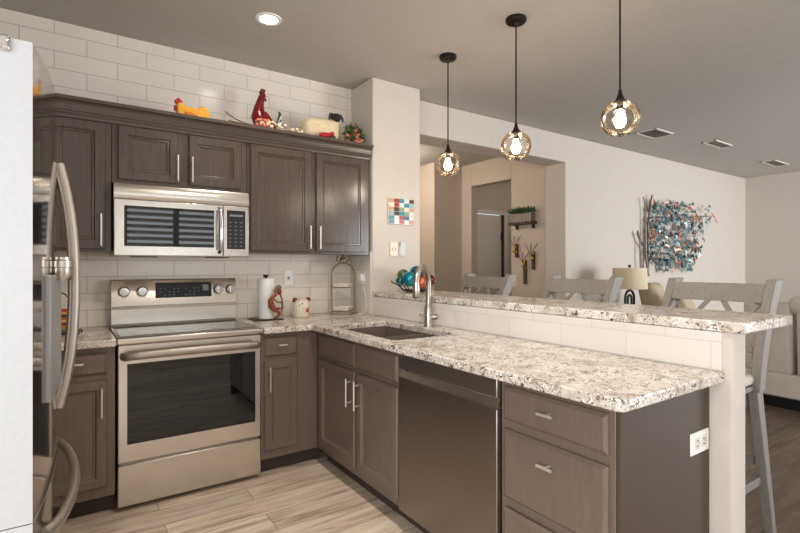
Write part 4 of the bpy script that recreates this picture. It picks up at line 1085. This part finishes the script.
obj('teal_leaves', lt, M['teal_leaf'], t, recalc=False); obj('grey_leaves', lg, M['grey_leaf'], t, recalc=False); obj('copper_leaves', lc, M['copper_leaf'], t, recalc=False)
mb = MB()
for x, z in ((6.3, 1.6), (6.3, 2.0), (7.3, 1.9), (7.2, 1.4)): mb.tube([(x, AY, z), (x, 3.3745, z)], .006, 8)
obj('stand_off', mb, M['branch'], t)

t = thing('side_table', 'small dark end table under the linen table lamp', 'table', (5.05, 2.95, 0))
obj('top', MB().box(4.80, 5.30, 2.70, 3.20, .615, .645), M['shelf_wood'], t, bevel=0.004)
for sx_ in (-1, 1):
    for sy_ in (-1, 1): obj('leg', MB().box(5.05 + sx_ * .22 - .02, 5.05 + sx_ * .22 + .02, 2.95 + sy_ * .22 - .02, 2.95 + sy_ * .22 + .02, 0, .614), M['shelf_wood'], t)
t = thing('table_lamp', 'table lamp with a beige linen drum shade and a black arched base', 'lamp', (5.08, 2.95, .646))
obj('base', MB().box(4.97, 5.19, 2.89, 3.01, .6455, .665), M['black'], t, bevel=0.003)
mb = MB()
for w in (.036, .088): mb.tube([(5.08 - w, 2.95, .665), (5.08 - w, 2.95, .93)] + [(5.08 - w * math.cos(R(a)), 2.95, .93 + w * math.sin(R(a))) for a in range(15, 166, 15)] + [(5.08 + w, 2.95, .93), (5.08 + w, 2.95, .665)], .013, 10)
obj('arch', mb, M['black'], t, smooth=60)
obj('lamp_shade', MB().lathe([(.180, 1.035), (.172, 1.262), (.168, 1.262), (.176, 1.035)], (5.08, 2.95, 0), 36, cap=False), M['shade'], t)
obj('stem', MB().tube([(5.08, 2.95, 1.02), (5.08, 2.95, 1.275)], .006, 8).tube([(4.91, 2.95, 1.255), (5.25, 2.95, 1.255)], .003, 6), M['black'], t)
obj('finial', MB().sphere((5.08, 2.95, 1.285), .016, 12), M['black'], t)

t = thing('armchair', 'tan upholstered armchair beyond the bar under the leaf sculpture', 'armchair', (5.9, 2.6, 0))
obj('seat', MB().box(5.52, 5.74, 2.15, 2.85, .12, .46), M['tan'], t, bevel=0.05, seg=4)
obj('backrest', MB().hexa([(5.50, 2.72, .40), (5.74, 2.72, .40), (5.50, 2.98, .40), (5.74, 2.98, .40), (5.40, 2.88, 1.10), (5.68, 2.88, 1.10), (5.40, 3.08, 1.08), (5.68, 3.08, 1.08)]), M['tan'], t, bevel=0.07, seg=4)
obj('cushion', MB().hexa([(5.62, 2.50, .56), (5.90, 2.50, .56), (5.62, 2.66, .54), (5.90, 2.66, .54), (5.26, 2.52, 1.00), (5.52, 2.52, 1.00), (5.26, 2.68, 1.01), (5.52, 2.68, 1.01)]), M['tan'], t, bevel=0.045, seg=4)
for x in (5.39, 5.74): obj('arm', MB().box(x, x + .13, 2.12, 2.95, .10, .64), M['tan'], t, bevel=0.05, seg=4)
for x in (5.45, 5.80):
    for y in (2.2, 2.88): obj('foot', MB().lathe([(.02, 0), (.025, .13)], (x, y, 0), 10), M['black'], t)

t = thing('sofa', 'cream leather reclining sofa seen from behind at the picture edge', 'sofa', (5.8, 1.1, 0))
obj('base', MB().box(5.33, 6.15, .22, 1.93, .0, .095), M['black'], t)
obj('back_panel', MB().box(5.30, 5.46, .20, 1.95, .10, .315), M['sofa'], t, bevel=0.018, seg=3)
for y0, y1 in ((1.575, 1.95), (.90, 1.545), (.20, .87)):
    obj('backrest', MB().hexa([(5.305, y0, .30), (5.58, y0, .30), (5.305, y1, .30), (5.58, y1, .30), (5.28, y0, .955), (5.46, y0, .955), (5.28, y1, .955), (5.46, y1, .955)]), M['sofa'], t, bevel=0.04, seg=4)
for y0, y1 in ((.90, 1.60), (.20, .89)):
    obj('headrest', MB().lathe([(.02, 0), (.075, .015), (.085, .05), (.085, y1 - y0 - .05), (.075, y1 - y0 - .015), (.02, y1 - y0)], (5.36, y0, .93), 20, axis='y'), M['sofa'], t, smooth=70)
    obj('seat_cushion', MB().box(5.50, 6.18, y0, y1, .30, .50), M['sofa'], t, bevel=0.05, seg=4)
obj('seat_base', MB().box(5.48, 6.15, .22, 1.93, .101, .31), M['sofa'], t, bevel=0.02)
for y in (1.66, .0): obj('arm', MB().box(5.47, 6.2, y, y + .28, .06, .66), M['sofa'], t, bevel=0.06, seg=4)
